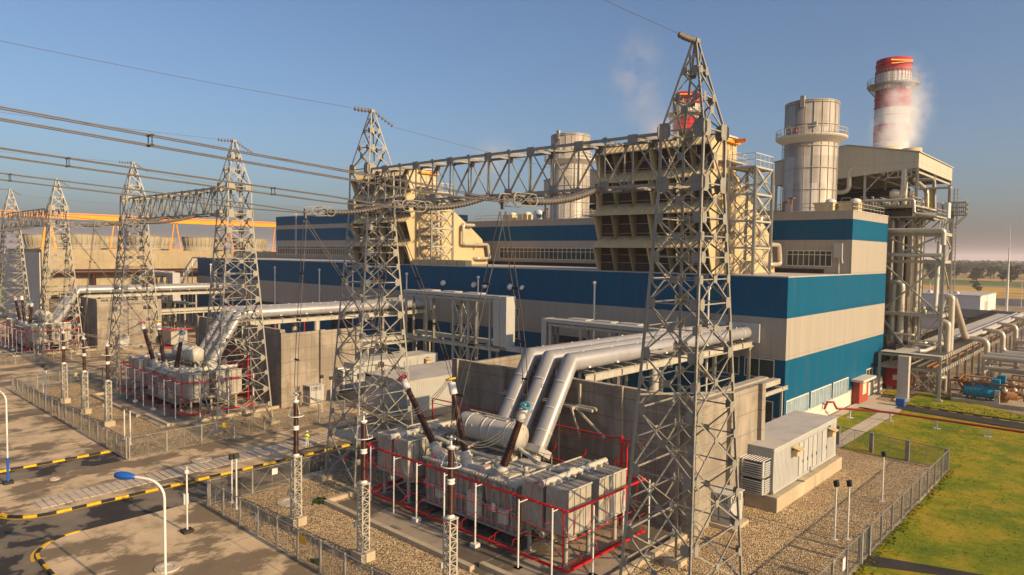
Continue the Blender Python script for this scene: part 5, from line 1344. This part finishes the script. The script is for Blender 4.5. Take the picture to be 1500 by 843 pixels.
one('pipe_rack', g, M['frame'], 'pale pipe rack between the far left bay and the cooling tower', 'pipe rack', 'pipe racks')
# auxiliary transformer behind the second bay
for x, y, l in ((-117, -20, 'small grey auxiliary transformer with red spray pipes, behind the middle bay'),):
    t = thing('auxiliary_transformer', l, 'transformer', (x, y, 0))
    g = MB()
    for i in range(9): g.box(x - 3 + i * .7, y - 1.6, .8, x - 2.5 + i * .7, y + 1.6, 3.6)
    g.box(x - 3, y - 1, .5, x + 3, y + 1, 3.9); g.build('tank', M['tpaint'], t)
    g = MB(); g.pipe([(x - 4, y - 2.4, .5), (x + 4, y - 2.4, .5), (x + 4, y + 2.4, .5)], .1, 8); g.pipe([(x - 4, y - 2.4, 3.9), (x + 4, y - 2.4, 3.9), (x + 4, y + 2.4, 3.9)], .1, 8); g.build('spray_ring', M['red'], t)
    g = MB()
    for i in (-1.5, 0, 1.5): g.tube((x + i, y, 3.9), (x + i, y, 5.2), .15)
    g.build('bushing', M['porcelain'], t)
g = MB(); g.pipe([(-112, -12, 7.6), (-90, -12, 8.0), (-76, -13, 8.2)], .12, 8); g.pipe([(-112, -12, 8.4), (-76, -12, 8.9)], .09, 8)
for x in (-110, -100, -90, -80): g.tube((x, -12, 0), (x, -12, 8), .09)
one('fire_pipe', g, M['red'], 'red fire pipe on thin posts crossing behind the middle bay', 'fire pipe')
# ------------------------------------------------------------------ right hand pipe racks and plant
def pipe_rack(x0, x1, y0, y1, z1, z2, label, n, skin, cat='pipe rack'):
    t = thing('pipe_rack', label, cat, ((x0 + x1) / 2, (y0 + y1) / 2, 0), 'pipe racks')
    for i in range(n):
        y = y0 + (y1 - y0) * i / (n - 1)
        for x in (x0, x1):
            g = MB(); g.ibeam((x, y, -.1), (x, y, z2), .32, .32, (0, 1, 0), .05); g.box(x - .4, y - .4, -.15, x + .4, y + .4, .25); g.build('column', M['frame'], t)
    g = MB()
    for x in (x0, x1):
        for z in (z1, z2): g.ibeam((x, y0, z), (x, y1, z), .25, .45)
    m = (n - 1) * 4
    for i in range(m + 1):
        y = y0 + (y1 - y0) * i / m
        for z in (z1, z2): g.ibeam((x0, y, z - .05), (x1, y, z - .05), .2, .3)
        for x in (x0, x1): g.box(x - .16, y - .03, z2 - .25, x + .16, y + .03, z2 + .25); g.box(x - .16, y - .03, z1 - .25, x + .16, y + .03, z1 + .25)
    g.build('beam', M['frame'], t)
    g = MB(); g.bar((x0 + 3.6, y0, .3), (x1, y0, z1), .16); g.bar((x1, y0, .3), (x0 + 3.6, y0, z1), .16); g.build('bracing', M['frame'], t)
    return t
rk = pipe_rack(.8, 8.5, 34.3, 134., 4.2, 6.0, 'long pipe rack running away from the hall corner at the right, with walkway on top', 17, 0)
g = MB(); g.box(.8, 34.3, 6.25, 5.2, 134, 6.32); g.box(.8, 34.3, 6.25, 8.5, 36, 6.31); g.build('walkway', M['galvroof'], rk)
g = MB(); railing(g, [(1.0, 37, 6.3), (1.0, 134, 6.3)], 1., 2.5); railing(g, [(2.2, 37, 6.3), (2.2, 134, 6.3)], .8, 2.5)
for i in range(60): g.box(1.0, 37.2 + i * 1.6, 6.35, 2.2, 37.5 + i * 1.6, 6.9)
g.build('cable_ladder', M['dark'], rk)
for x, rr, y0_, z in ((6.0, .28, 36.5, 6.65), (7.2, .36, 62, 6.75), (7.9, .3, 72, 6.7)):
    MB().pipe([(x - .5, y0_ - .3, z), (x, y0_, z), (x, 134, z)], rr, 12).build('pipe', M['silver'], rk)
for i, (y, x1_, z1_) in enumerate(((58, 13, 2.2), (75, 15, 3.2), (92, 16, 2.), (112, 17, 2.5))):
    MB().pipe([(7.6, y + 14, 6.9), (7.6, y, 6.9), (10.6, y, 6.9), (10.6, y, z1_), (x1_ + 26, y, z1_)], .42, 12, 1.1).build('pipe', M['silver'], rk)
MB().pipe([(7.5, 47, 14), (7.8, 56, 7.3), (7.6, 60, 7)], .5, 12, .9).build('pipe', M['silver'], rk)
for x in (3.2, 4.5, 5.6, 6.6, 7.4): MB().pipe([(x, 35.2, 4.55), (x, 134, 4.55)], .16, 8).build('lower_pipe', M['rust'] if x > 6 else M['silver'], rk)
g = MB(); g.box(3.5, 33.0, -.1, 4.9, 34.2, 6.0)
for i in range(6): g.box(3.48, 32.98, .98 + i, 4.92, 34.22, 1.02 + i)
one('concrete_column', g, M['roofgrey'], 'square banded concrete column at the near end of the right hand pipe rack', 'column')
t = thing('red_container', 'bright red equipment container under the near end of the pipe rack', 'container', (1.5, 42, 0)); MB().box(.2, 40.2, .3, 2.4, 47, 3.4).build('body', M['red'], t); g = MB()
for i in range(16): g.box(2.4, 40.4 + i * .41, .5, 2.45, 40.6 + i * .41, 3.4)
g.build('rib', M['red'], t); MB().box(1.2, 40.14, 1.4, 1.9, 40.19, 2.2).build('label_plate', M['sign'], t)
t = thing('pipe_rack', 'low pipe rack with thick silver pipes crossing right of the blue motors', 'pipe rack', (25, 60, 0), 'pipe racks')
for i, (y, z) in enumerate(((48, 5.2), (50, 3.4), (52, 5.2), (66, 4.), (84, 4.5), (88, 3.), (104, 4.2))):
    MB().pipe([(11.5, y, z), (60, y - 1, z)], .4 if i % 2 == 0 else .3, 12).build('pipe', M['silver'], t)
for x in (11.6, 17.5, 24, 31, 38):
    g = MB()
    for y in (65, 85, 104): MB().ibeam((x, y, -.1), (x, y, 5.), .34, .34, (0, 1, 0), .05).build('stand', M['frame'], t)
    for y in (47.5, 52.5): g.ibeam((x, y, -.1), (x, y, 5.), .34, .34, (0, 1, 0), .05)
    for z in (2.9, 4.7): g.bar((x, 47.5, z), (x, 52.5, z), .25, .35)
    g.build('stand', M['frame'], t)
# pump skid
t = thing('pump_skid', 'rust brown pump skid with bright blue electric motors by the lawn edge', 'pump skid', (14, 40, 0))
MB().box(9.6, 36.2, -.15, 19.5, 44, .45).build('base', M['plinth'], t)
for x, y, L in ((10.8, 38, 3.4), (10.9, 42.5, 3.2)):
    g = MB(); g.lathe([(0, 0), (.7, .03), (.85, .15), (.85, L), (.7, L + .2), (0, L + .2)], (x, y, 1.6), (1, 0, -.02), 20)
    for k in range(10): g.torus((x + .3 + k * .3, y, 1.6), (1, 0, 0), .86, .03, 20, 4)
    mo = g.build('motor', M['cyan'], t)
    MB().box(x + 3.2, y - .5, 2.0, x + 4.2, y + .4, 3.5).build('terminal_box', M['cyan'], mo)
    g = MB(); g.lathe([(0, 0), (.75, .1), (.95, .5), (.95, 1.1), (.6, 1.3), (.6, 2.2), (0, 2.3)], (x + 4, y, 1.5), (1, 0, 0), 16); g.build('pump', M['rust'], t)
g = MB(); r_ = random.Random(3)
for k in range(12):
    x, y = r_.uniform(9.8, 19), r_.uniform(36.6, 43.5); z = r_.uniform(.9, 2.8); g.pipe([(x, y, .4), (x, y, z), (x + r_.uniform(-3, 3), y, z), (x + r_.uniform(-2, 2), y + r_.uniform(-2, 2), z), (x + r_.uniform(-1, 1), y + 1, .5)], r_.choice((.1, .15, .22)), 8, .3)
g.pipe([(9.4, 36.6, .3), (9.4, 36.6, 2.9), (18.8, 37.2, 2.9)], .13); g.pipe([(9.9, 37, 2.5), (9.9, 43, 2.9), (19, 43, 2.9)], .13)
g.build('pipework', M['rust'], t)
g = MB()
for x, y in ((15.6, 37.5), (16.5, 39), (17.6, 38), (17.4, 41)): MB().lathe([(.1, 0), (.35, .1), (.35, .5), (.1, .6), (.1, 1.1), (.35, 1.15), (.35, 1.2), (0, 1.22)], (x, y, 1.8), n=12).build('valve', M['silver'], t)
MB().box(14.6, 36.3, .5, 15.2, 36.7, 2.2).build('gauge_panel', M['cabinp'], t)
# clutter inside the rack
t = thing('valve_station', 'cluster of pale valves and small vessels beyond the blue motors', 'valve station', (26, 80, 0)); r_ = random.Random(5)
for k in range(26):
    g = MB(); x, y = r_.uniform(10, 42), r_.uniform(48, 125); h = r_.uniform(.8, 3); g.lathe([(0, h), (.4, h), (.5, h - .2), (.5, .2), (.3, 0)], (x, y, 0), n=10); g.pipe([(x, y, h), (x, y, h + .8), (x + r_.uniform(1, 4), y, h + .8), (x + 4, y, 0)], .14, 7, .3); g.build('vessel', M['frame'], t)
# red pipe across the lawn
t = thing('lawn_pipe', 'dull red pipe on short white supports crossing the lawn', 'pipe', (8, 17, 0))
MB().pipe([(.35, 12.2, 1.1), (.6, 12.5, 2.0), (1.1, 13.2, 2.0), (1.4, 13.6, 1.15), (2.2, 14.6, 1.1), (6.7, 16.3, 1.12), (16.7, 16.4, 1.12), (90, 16.4, 1.12)], .13, 10).build('pipe', M['redpipe'], t)
for x in (2.6, 6.74, 11.73, 16.7, 21.7, 26.7):
    y = 16.35 if x > 6 else 14.8
    g = MB(); g.bar((x, y, 0), (x, y, 1.0), .16); g.box(x - .35, y - .3, 0, x + .35, y + .3, .07); g.build('support', M['pole'], t)
g = MB(); g.box(4.9, 26.6, .04, 5.9, 27.4, 1.05); bin_ = one('litter_bin', g, M['blue'], 'small square blue litter bin on the concrete path by the red porch', 'litter bin')
MB().box(4.95, 26.65, 1.0, 5.85, 27.35, 1.06).build('lid', M['cyan'], bin_, False)

# ------------------------------------------------------------------ fences
def fence(path, label, h=2.0, step=2.75, name='wire_fence', pw=.06, brace=True):
    t = thing(name, label, 'fence', (*path[0], 0), 'chain link fences')
    rail = MB(); fab = MB(); br = MB(); done = set()
    for a, b in zip(path, path[1:]):
        a, b = V((*a, 0)), V((*b, 0)); n = max(1, int(round((b - a).length / step)))
        for i in range(n + 1):
            p = a.lerp(b, i / n); k = (round(p.x, 2), round(p.y, 2))
            if k in done: continue
            done.add(k); MB().box(p.x - pw, p.y - pw, 0, p.x + pw, p.y + pw, h + .08)  .build('post', M['fence'], t)
        rail.bar(a + V((0, 0, h)), b + V((0, 0, h)), .055); rail.bar(a + V((0, 0, .12)), b + V((0, 0, .12)), .04)
        for i in range(n):
            p, q = a.lerp(b, i / n), a.lerp(b, (i + 1) / n); m_ = p.lerp(q, .5)
            br.bar(p + V((0, 0, .12)), m_ + V((0, 0, h)), .028); br.bar(q + V((0, 0, .12)), m_ + V((0, 0, h)), .028); br.bar(m_, m_ + V((0, 0, h)), .028)
            fab.add([p + V((0, 0, .1)), q + V((0, 0, .1)), q + V((0, 0, h)), p + V((0, 0, h))], [(0, 1, 2, 3)])
        pl = MB()
    rail.build('rail', M['fence'], t)
    br.build('diagonal_brace', M['fence'], t)
    fab.build('mesh_panel', M['mesh'], t)
    return t
def plate(t, x, y, z, w, h, ax, m):
    g = MB(); (g.box(x - w / 2, y - .03, z - h / 2, x + w / 2, y - .015, z + h / 2) if ax == 'x' else g.box(x + .1, y - w / 2, z - h / 2, x + .13, y + w / 2, z + h / 2)); return g.build('sign_plate', M[m], t)
f1 = fence([(16.05, -56), (16.05, -28.75)], 'wire fence along the right side of the near gravel, nearer than the gate'); plate(f1, 16.05, -32.4, 1.3, .5, .75, 'y', 'sign')
fence([(16.05, -28.6), (16.05, -26.8)], 'narrow wire gate panel where the dark path meets the right fence', name='fence_gate', pw=.13)
fence([(16.05, -26.65), (16.05, -1.4)], 'wire fence along the lawn beyond the gate, right of the gravel')
fence([(15.9, -1.3), (5.6, .6)], 'short wire fence behind the gravel in front of the lawn, with thick posts', pw=.17, step=3.6)
f2 = fence([(-24, -53.6), (15.9, -53.6)], 'wire fence along the front of the nearest gravel bed'); plate(f2, -16, -53.65, 1.3, .4, .55, 'x', 'sign'); p_ = plate(f2, -10, -53.65, 1.5, .9, .5, 'x', 'yellow')
f3 = fence([(-24.1, -53.4), (-24.1, -36)], 'wire fence along the dark road on the left of the nearest gravel bed', step=3.4); plate(f3, -24.1, -48.0, 1.5, .5, .5, 'y', 'sign'); plate(f3, -24.1, -41.0, 1.2, .4, .6, 'y', 'signred')
f4 = fence([(-85.7, -53.6), (-41.7, -53.6)], 'long wire fence along the front of the middle gravel bed'); plate(f4, -80, -53.65, 1.4, .5, .5, 'x', 'sign')
f5 = fence([(-41.5, -53.4), (-41.5, -29.5)], 'wire fence along the right side of the middle gravel bed', step=3.4); plate(f5, -41.5, -44.2, 1.6, .45, .5, 'y', 'yellow')
fence([(-112, -53.6), (-170, -53.6)], 'distant wire fence in front of the far left bay'); fence([(-86, -53.4), (-86, -34)], 'wire fence along the left side of the middle gravel bed'); fence([(-111.8, -53.4), (-111.8, -34)], 'wire fence along the right side of the far left gravel bed')
fence([(14, 47), (70, 46)], 'far wire fence behind the blue motors', 1.8)

# ------------------------------------------------------------------ posts, lamps, people
def flood(x, y, h, label, n=2, head='black'):
    t = thing('floodlight_post', label, 'floodlight', (x, y, 0), 'white floodlight posts')
    g = MB(); g.tube((x, y, 0), (x, y, h), .065, n=8); g.box(x - .2, y - .2, 0, x + .2, y + .2, .05); g.build('post', M['pole'], t)
    g = MB(); g.obox((x, y, h + .16), (.13, 0, .02), (0, .2, 0), (-.04, 0, .2)); g.bar((x, y, h - .05), (x, y, h + .1), .06); g.build('lamp_head', M[head], t)
    return t
for x, y, h, l in ((13.84, -14.83, 3.8, 'single thin white post on the right hand gravel, nearest the lawn'), (13.55, -25.7, 3.9, 'left post of the pair of thin white floodlight posts on the right hand gravel'), (14.2, -25.0, 3.9, 'right post of the pair of thin white floodlight posts on the right hand gravel'),
        (-23.5, -51.9, 3.5, 'left post of the pair of white floodlight posts behind the near fence corner'), (-21.9, -52.3, 4.0, 'right post of the pair of white floodlight posts behind the near fence corner'),
        (-48.9, -51.4, 3.2, 'left post of the pair of white floodlight posts at the middle fence corner'), (-46.3, -51.7, 3.6, 'right post of the pair of white floodlight posts at the middle fence corner'),
        (-80.5, -51.2, 3.7, 'left post of the white pair beside the workers in hi-vis vests'), (-78, -51.4, 3.7, 'right post of the white pair beside the workers in hi-vis vests'),
        (-45.8, -29.9, 4.2, 'left post of the white pair between pale cabinet and second lattice tower'), (-44.2, -29.6, 4.2, 'right post of the white pair between pale cabinet and second lattice tower')): flood(x, y, h, l)
t = thing('camera_post', 'white post with a dome security camera and small box beside the near road', 'security camera', (-20.1, -56.75, 0))
MB().tube((-20.1, -56.75, .2), (-20.1, -56.75, 4.7), .06, n=8).build('post', M['pole'], t); MB().box(-20.45, -57.1, 0, -19.75, -56.4, .22).build('footing', M['dark'], t)
g = MB(); g.bar((-20.1, -56.75, 4.6), (-19.75, -56.9, 4.55), .05); g.lathe([(.0, .16), (.14, .12), (.17, 0), (.15, -.12), (0, -.22)], (-19.75, -56.9, 4.45), n=12); g.build('camera_dome', M['pole'], t)
MB().box(-20.45, -56.95, 2.0, -20.17, -56.6, 2.75).build('junction_box', M['cabinp'], t)
def street_lamp(x, y, h, d, label):
    t = thing('street_lamp', label, 'street lamp', (x, y, 0), 'white street lamps')
    d = V((*d, 0)).normalized()
    pts = [V((x, y, 2.2)), V((x, y, h - 1.0))] + [V((x, y, h - 1)) + d * (1.5 * (1 - math.cos(a))) * .75 + V((0, 0, 1.0 * math.sin(a))) for a in [PI / 2 * i / 6 for i in range(1, 7)]]
    pts.append(pts[-1] + d * .55 + V((0, 0, .06)))
    MB().pipe(pts, .07, 8).build('arm', M['pole'], t)
    g = MB(); g.tube((x, y, 0), (x, y, 2.22), .10, n=10); g.build('pole_base', M['blue'], t)
    MB().box(x - .35, y - .35, -.1, x + .35, y + .35, .22).build('footing', M['dark'], t)
    e = pts[-1]; g = MB(); g.lathe([(0, -.1), (.1, -.05), (.2, .35), (.22, .7), (.14, 1.05), (0, 1.15)], e, d + V((0, 0, .05)), 12); hd = g.build('lamp_head', M['blue'], t)
street_lamp(-8.2, -62.7, 8.0, (-.75, -.55), 'white street lamp with blue head in the near concrete yard')
street_lamp(-41.0, -63.0, 8.0, (-.75, -.55), 'white street lamp with blue base band by the left road')

def person(x, y, rz, vest, legs, helmet, label, bend=0., s=1.):
    t = thing('person', label, 'person', (x, y, .02), 'workers')
    me = bpy.data.meshes.new('body'); b = bend
    J = [((0, 0, .95), .14), ((0, b * .15, 1.2), .15), ((0, b * .35, 1.42), .13), ((0, b * .42, 1.52), .055), ((0, b * .48, 1.64), .10), ((0, b * .5, 1.74), .085),
         ((.19, b * .33, 1.40), .06), ((.25, b * .35 + .02, 1.14), .045), ((.22, b * .4 + .2, 1.0), .036), ((.20, b * .4 + .3, 1.0), .03),
         ((-.19, b * .33, 1.40), .06), ((-.25, b * .35 + .02, 1.14), .045), ((-.2, b * .4 + .2, .98), .036), ((-.17, b * .4 + .3, .98), .03),
         ((.10, 0, .88), .095), ((.11, .03, .48), .07), ((.11, -.03, .1), .05), ((.12, .12, .04), .04),
         ((-.10, 0, .88), .095), ((-.11, -.06, .48), .07), ((-.11, -.16, .1), .05), ((-.12, -.02, .04), .04)]
    E = [(0, 1), (1, 2), (2, 3), (3, 4), (4, 5), (2, 6), (6, 7), (7, 8), (8, 9), (2, 10), (10, 11), (11, 12), (12, 13), (0, 14), (14, 15), (15, 16), (16, 17), (0, 18), (18, 19), (19, 20), (20, 21)]
    me.from_pydata([p for p, r in J], E, []); o = bpy.data.objects.new('body', me); COL.objects.link(o); o.parent = t
    sk = o.modifiers.new('skin', 'SKIN'); o.modifiers.new('sub', 'SUBSURF').levels = 1
    for v, (p, r) in zip(me.skin_vertices[0].data, J): v.radius = (r, r * .8)
    me.skin_vertices[0].data[0].use_root = True
    bm_ = N('worker_body'); xx = bm_.n('ShaderNodeTexCoord'); sp = bm_.n('ShaderNodeSeparateXYZ'); bm_.l(xx.outputs['Object'], sp.inputs[0])
    bm_.fin(bm_.ramp(bm_.math('DIVIDE', sp.outputs[2], 2.), [(0, (.03, .025, .02)), (.055, legs), (.47, (.45, .47, .5)), (.765, (.22, .11, .07))], True), .8); me.materials.append(bm_.m)
    L = lambda g, n, m: g.build(n, M[m], t, False)
    g = MB(); g.lathe([(.17, 0), (.19, .25), (.205, .48), (.16, .58), (.08, .62)], (0, b * .06, .92), (0, b * .7, 1), 14); v = L(g, 'hi_vis_vest', vest)
    g = MB(); g.lathe([(.19, .12), (.195, .18)], (0, b * .06, .925), (0, b * .7, 1.0), 14); g.lathe([(.205, .34), (.21, .40)], (0, b * .06, .925), (0, b * .7, 1.0), 14); g.build('reflective_band', M['pole'], v, False)
    g = MB(); g.lathe([(.16, 0), (.135, .02), (.125, .09), (.08, .15), (0, .17)], (0, b * .52, 1.75), n=14); L(g, 'helmet', helmet)
    g = MB(); g.lathe([(.022, -.02), (.0, .03)], (0, b * .5 + .105, 1.67), (0, 1, 0), 6); L(g, 'nose', 'skin')
    t.rotation_euler = (0, 0, rz); t.scale = (s, s, s)
    return t
person(-32.5, -39.9, math.radians(250), 'vest', (.55, .55, .57), 'helmet', 'person in a yellow vest, white trousers and white helmet walking by the striped kerb')
person(-86.8, -45.6, math.radians(200), 'vest', (.04, .08, .05), 'redhelmet', 'person in a yellow vest and red helmet standing beside the far white posts')
person(-84.6, -44.9, math.radians(160), 'clothblue', (.03, .04, .08), 'helmet', 'person in dark blue overalls bending beside the worker in the yellow vest', .9)

# ------------------------------------------------------------------ background on the right
t = thing('workshop', 'white flat roofed workshop with roof vents behind the pipe rack at the right', 'building', (-20, 240, 0))
MB().box(-48, 226, -.2, -15, 262, 6.4).build('wall', M['whitebld'], t); MB().box(-48.3, 225.7, 6.4, -14.7, 262.3, 6.6).build('roof', M['roofgrey'], t)
g = MB()
for x in (-40, -33, -24): g.lathe([(.9, 0), (.9, .5), (0, 1.1)], (x, 235, 6.6), n=12)
g.build('roof_vent', M['pole'], t); MB().box(-14.96, 236, 0, -14.9, 242, 4).build('door', M['cabinp'], t)
t = thing('switchgear_shed', 'long low dark roofed shed behind the pipe rack at the right', 'shed', (-12, 170, 0))
MB().box(-48, 150, -.2, 12, 186, 3.4).build('wall', M['whitebld'], t); MB().box(-48.6, 149.4, 3.4, 12.6, 186.6, 3.8).build('roof', M['dark'], t); MB().box(-6, 149.9, 0, 2, 149.98, 2.9).build('opening', M['dark'], t)
g = MB(); g.box(-120, 290, 0, 160, 290.4, 3.0)
one('boundary_wall', g, M['galvroof'], 'low grey boundary wall between the plant and the golden field', 'wall')
t = thing('lightning_mast', 'tall thin tapering lightning mast at the far right', 'mast', (-8.8, 241, 0))
g = MB(); g.tube((-8.8, 241, 0), (-8.8, 241, 14), .42, .34); g.tube((-8.8, 241, 14), (-8.8, 241, 24), .30, .22); g.tube((-8.8, 241, 24), (-8.8, 241, 33), .16, .05); g.build('pole', M['pole'], t)
g = MB(); [g.torus((-8.8, 241, z), (0, 0, 1), .38, .12, 12) for z in (14, 24, 19)]; g.build('collar', M['frame'], t)
for i, (x, y) in enumerate(((-36, 250), (-8, 275))):
    t = thing('yard_lamp', 'slim curved yard lamp beside the white workshop' if i == 0 else 'slim curved yard lamp near the boundary wall at the right', 'street lamp', (x, y, 0)); MB().pipe([(x, y, 0), (x, y, 10), (x + .4, y, 11), (x + 1.6, y, 11.2)], .12, 6).build('pole', M['pole'], t); MB().box(x + 1.5, y - .2, 11.1, x + 2.4, y + .2, 11.3).build('lamp_head', M['frame'], t)

def leaf_cloud(mb, c, rx, rz, n, s, r):
    for _ in range(n):
        while True:
            p = V((r.uniform(-1, 1), r.uniform(-1, 1), r.uniform(-1, 1)))
            if .25 < p.length < 1: break
        k = 1 - .25 * r.random(); q = V((c[0] + p.x * rx * k, c[1] + p.y * rx * k, c[2] + p.z * rz * k))
        a = V((r.uniform(-1, 1), r.uniform(-1, 1), r.uniform(-1, 1))).normalized(); b = a.cross(V((r.uniform(-1, 1), r.uniform(-1, 1), r.uniform(-1, 1)))).normalized()
        e = s * r.uniform(.6, 1.4); mb.add([q - a * e, q + b * e * .7, q + a * e, q - b * e * .7], [(0, 1, 2, 3)])
protos = []
def tree_proto(seed, h):
    r = random.Random(seed); tr = MB(); cr_ = MB()
    tr.pipe([(0, 0, 0), (.1, 0, h * .3), (-.1, .15, h * .55)], h * .028, 7)
    for k in range(5):
        a = r.uniform(0, 6.28); e = V((math.cos(a) * h * .25, math.sin(a) * h * .25, h * r.uniform(.55, .85))); tr.tube((0, 0, h * r.uniform(.25, .45)), e, h * .018, h * .006, 5)
    for k in range(12):
        a = r.uniform(0, 6.28); d = r.uniform(0, .42) * h; leaf_cloud(cr_, (math.cos(a) * d, math.sin(a) * d, h * r.uniform(.26, .82)), h * r.uniform(.13, .22), h * r.uniform(.10, .17), 90, h * .04, r)
    t = thing('field_tree', 'x', 'tree', (0, 0, 0), 'trees beyond the plant'); tr.build('trunk', M['trunk'], t); cr_.build('crown', M['leaf'], t); return t
protos = [tree_proto(s, h) for s, h in ((1, 9), (2, 10), (3, 8), (4, 12))]
def plant(x, y, k, s, label, first=[1, 1, 1, 1]):
    if first[k]: o = protos[k]; first[k] = 0
    else: o = copy_tree(protos[k])
    o.location = (x, y, -.12); o.rotation_euler = (0, 0, rnd.uniform(0, 6.28)); o.scale = (s, s, s * rnd.uniform(.85, 1.1)); o['label'] = label
plant(-54, 470, 0, .75, 'small round tree alone in the golden field, left of the lightning mast')
plant(-46, 430, 2, .6, 'small bushy tree alone in the golden field, just left of the mast')
plant(-30, 560, 3, .6, 'solitary tree at the field edge right of the lightning mast')
fl = 'dark green tree in the scattered tree line beyond the golden field'
r_ = random.Random(21)
for i in range(120):
    d = 720 + 1000 * r_.random() ** 1.2; a = r_.uniform(-.25, -.085)
    plant(28.9 + d * a, -76 + d, i % 4, r_.uniform(.9, 1.7), fl)
for i in range(6):
    plant(-430 + r_.uniform(-30, 30), -4 + i * 5 + r_.uniform(-2, 2), i % 4, r_.uniform(.8, 1.3), 'tree at the left edge of the picture beyond the cooling tower')
wd = MB(); r_ = random.Random(5)
for i in range(420):
    y = r_.uniform(1300, 4200); x = 28 + (y + 76) * r_.uniform(-.27, -.05); h = r_.uniform(9, 17); leaf_cloud(wd, (x, y, h * .5), h * r_.uniform(.7, 1.6), h * .5, 34, h * .22, r_)
tag(wd.build('distant_woodland', M['leaf']), 'hazy band of woodland along the horizon at the right', 'woodland', kind='stuff')

# ------------------------------------------------------------------ steam and haze
SM = [volume_mat('steam_dense', 1.4, .28, lo=.36, hi=.66), volume_mat('steam_thin', .2, .10, (1, .93, .9)), volume_mat('steam_mid', .9, .3, lo=.40, hi=.68), volume_mat('steam_pink', .38, .13, (1, .9, .86))]
def puff(name, c, r, m, label):
    g = MB(); n, k = 20, 12; vs = []
    g.lathe([(math.sin(PI * i / k), -math.cos(PI * i / k)) for i in range(k + 1)], n=n)
    o = g.build(name, SM[m]); o.location = c; o.scale = r
    return tag(o, label, 'steam', kind='stuff')
puff('steam_plume', (-6.2, 66, 42.8), (5.6, 5., 6.5), 0, 'thick white steam rising from the boiler roof vents in front of the banded chimney')
puff('steam_plume', (-5.4, 70, 48.5), (6., 5.5, 11.5), 2, 'thin white steam drifting up along the right side of the banded chimney')
puff('steam_plume', (-62.5, 80, 49), (10, 8, 12), 3, 'pinkish steam spreading left of the large filter house roof')
puff('steam_plume', (-74, 85, 67), (11, 9, 17), 1, 'faint pink steam wisp rising in the sky left of the nearest lattice tower head')
puff('steam_plume', (-118, 75, 47), (12, 8, 12), 1, 'faint pink wisp above the smaller looking filter house')
hz = MB().box(-9100, -1600, -2, 6100, 16100, 90).build('haze', volume_mat('haze_air', .00017, None, (.93, .87, .95)))
tag(hz, 'thin haze over the distant fields', 'haze', kind='stuff')

# ------------------------------------------------------------------ grass tufts and weeds
def tufts(mb, n, f, s, r):
    for _ in range(n):
        p = f(r)
        if p is None: continue
        x, y = p
        for k in range(2):
            a = r.uniform(0, PI); h = s * r.uniform(.5, 1.4); c, q = math.cos(a) * h * .9, math.sin(a) * h * .9; o = r.uniform(-.5, .5) * h
            mb.add([(x - c, y - q, .02), (x + c, y + q, .02), (x + c * .6 + o, y + q * .6 + o, h), (x - c * .6 + o, y - q * .6, h)], [(0, 1, 2, 3)])
r_ = random.Random(9)
def lawn_pt(r):
    x = 16.25 + 44 * r.random() ** 1.5; y = r.uniform(-58, 23)
    if -29 < y < -26 + (x - 16) * .3 and y > -29: return None
    return x, y
gt = MB(); tufts(gt, 9000, lawn_pt, .055, r_)
tufts(gt, 1500, lambda r: (r.uniform(6.3, 16.1), r.uniform(1.2, 23)), .06, r_); tufts(gt, 700, lambda r: (16.2 + abs(r.gauss(0, .3)), r.uniform(-56, -1)), .09, r_)
tufts(gt, 900, lambda r: (r.uniform(5.3, 40), r.uniform(28.9, 33)), .1, r_)
tag(gt.build('grass', M['lawn']), 'short tufty grass on the lawn', 'grass', kind='stuff')
for x, y, s, l in ((-18.6, -46.9, .9, 'green weed clump on the gravel beside the concrete manhole ring'), (-21.9, -47.2, .45, 'small weed clump on the gravel near the dark road fence'), (-9.5, -53.0, .5, 'small weed clump at the foot of the front fence of the near gravel'), (-5.5, -53.1, .4, 'tiny weed clump at the front fence, right of another weed'), (-28.5, -11, .6, 'weed clump at the foot of the cream electrical house')):
    g = MB(); tufts(g, 70, lambda r: (x + r.gauss(0, .35) * s, y + r.gauss(0, .3) * s), .2 * s, r_); one('weed_clump', g, M['leaf'], l, 'weeds', 'weeds in the gravel')
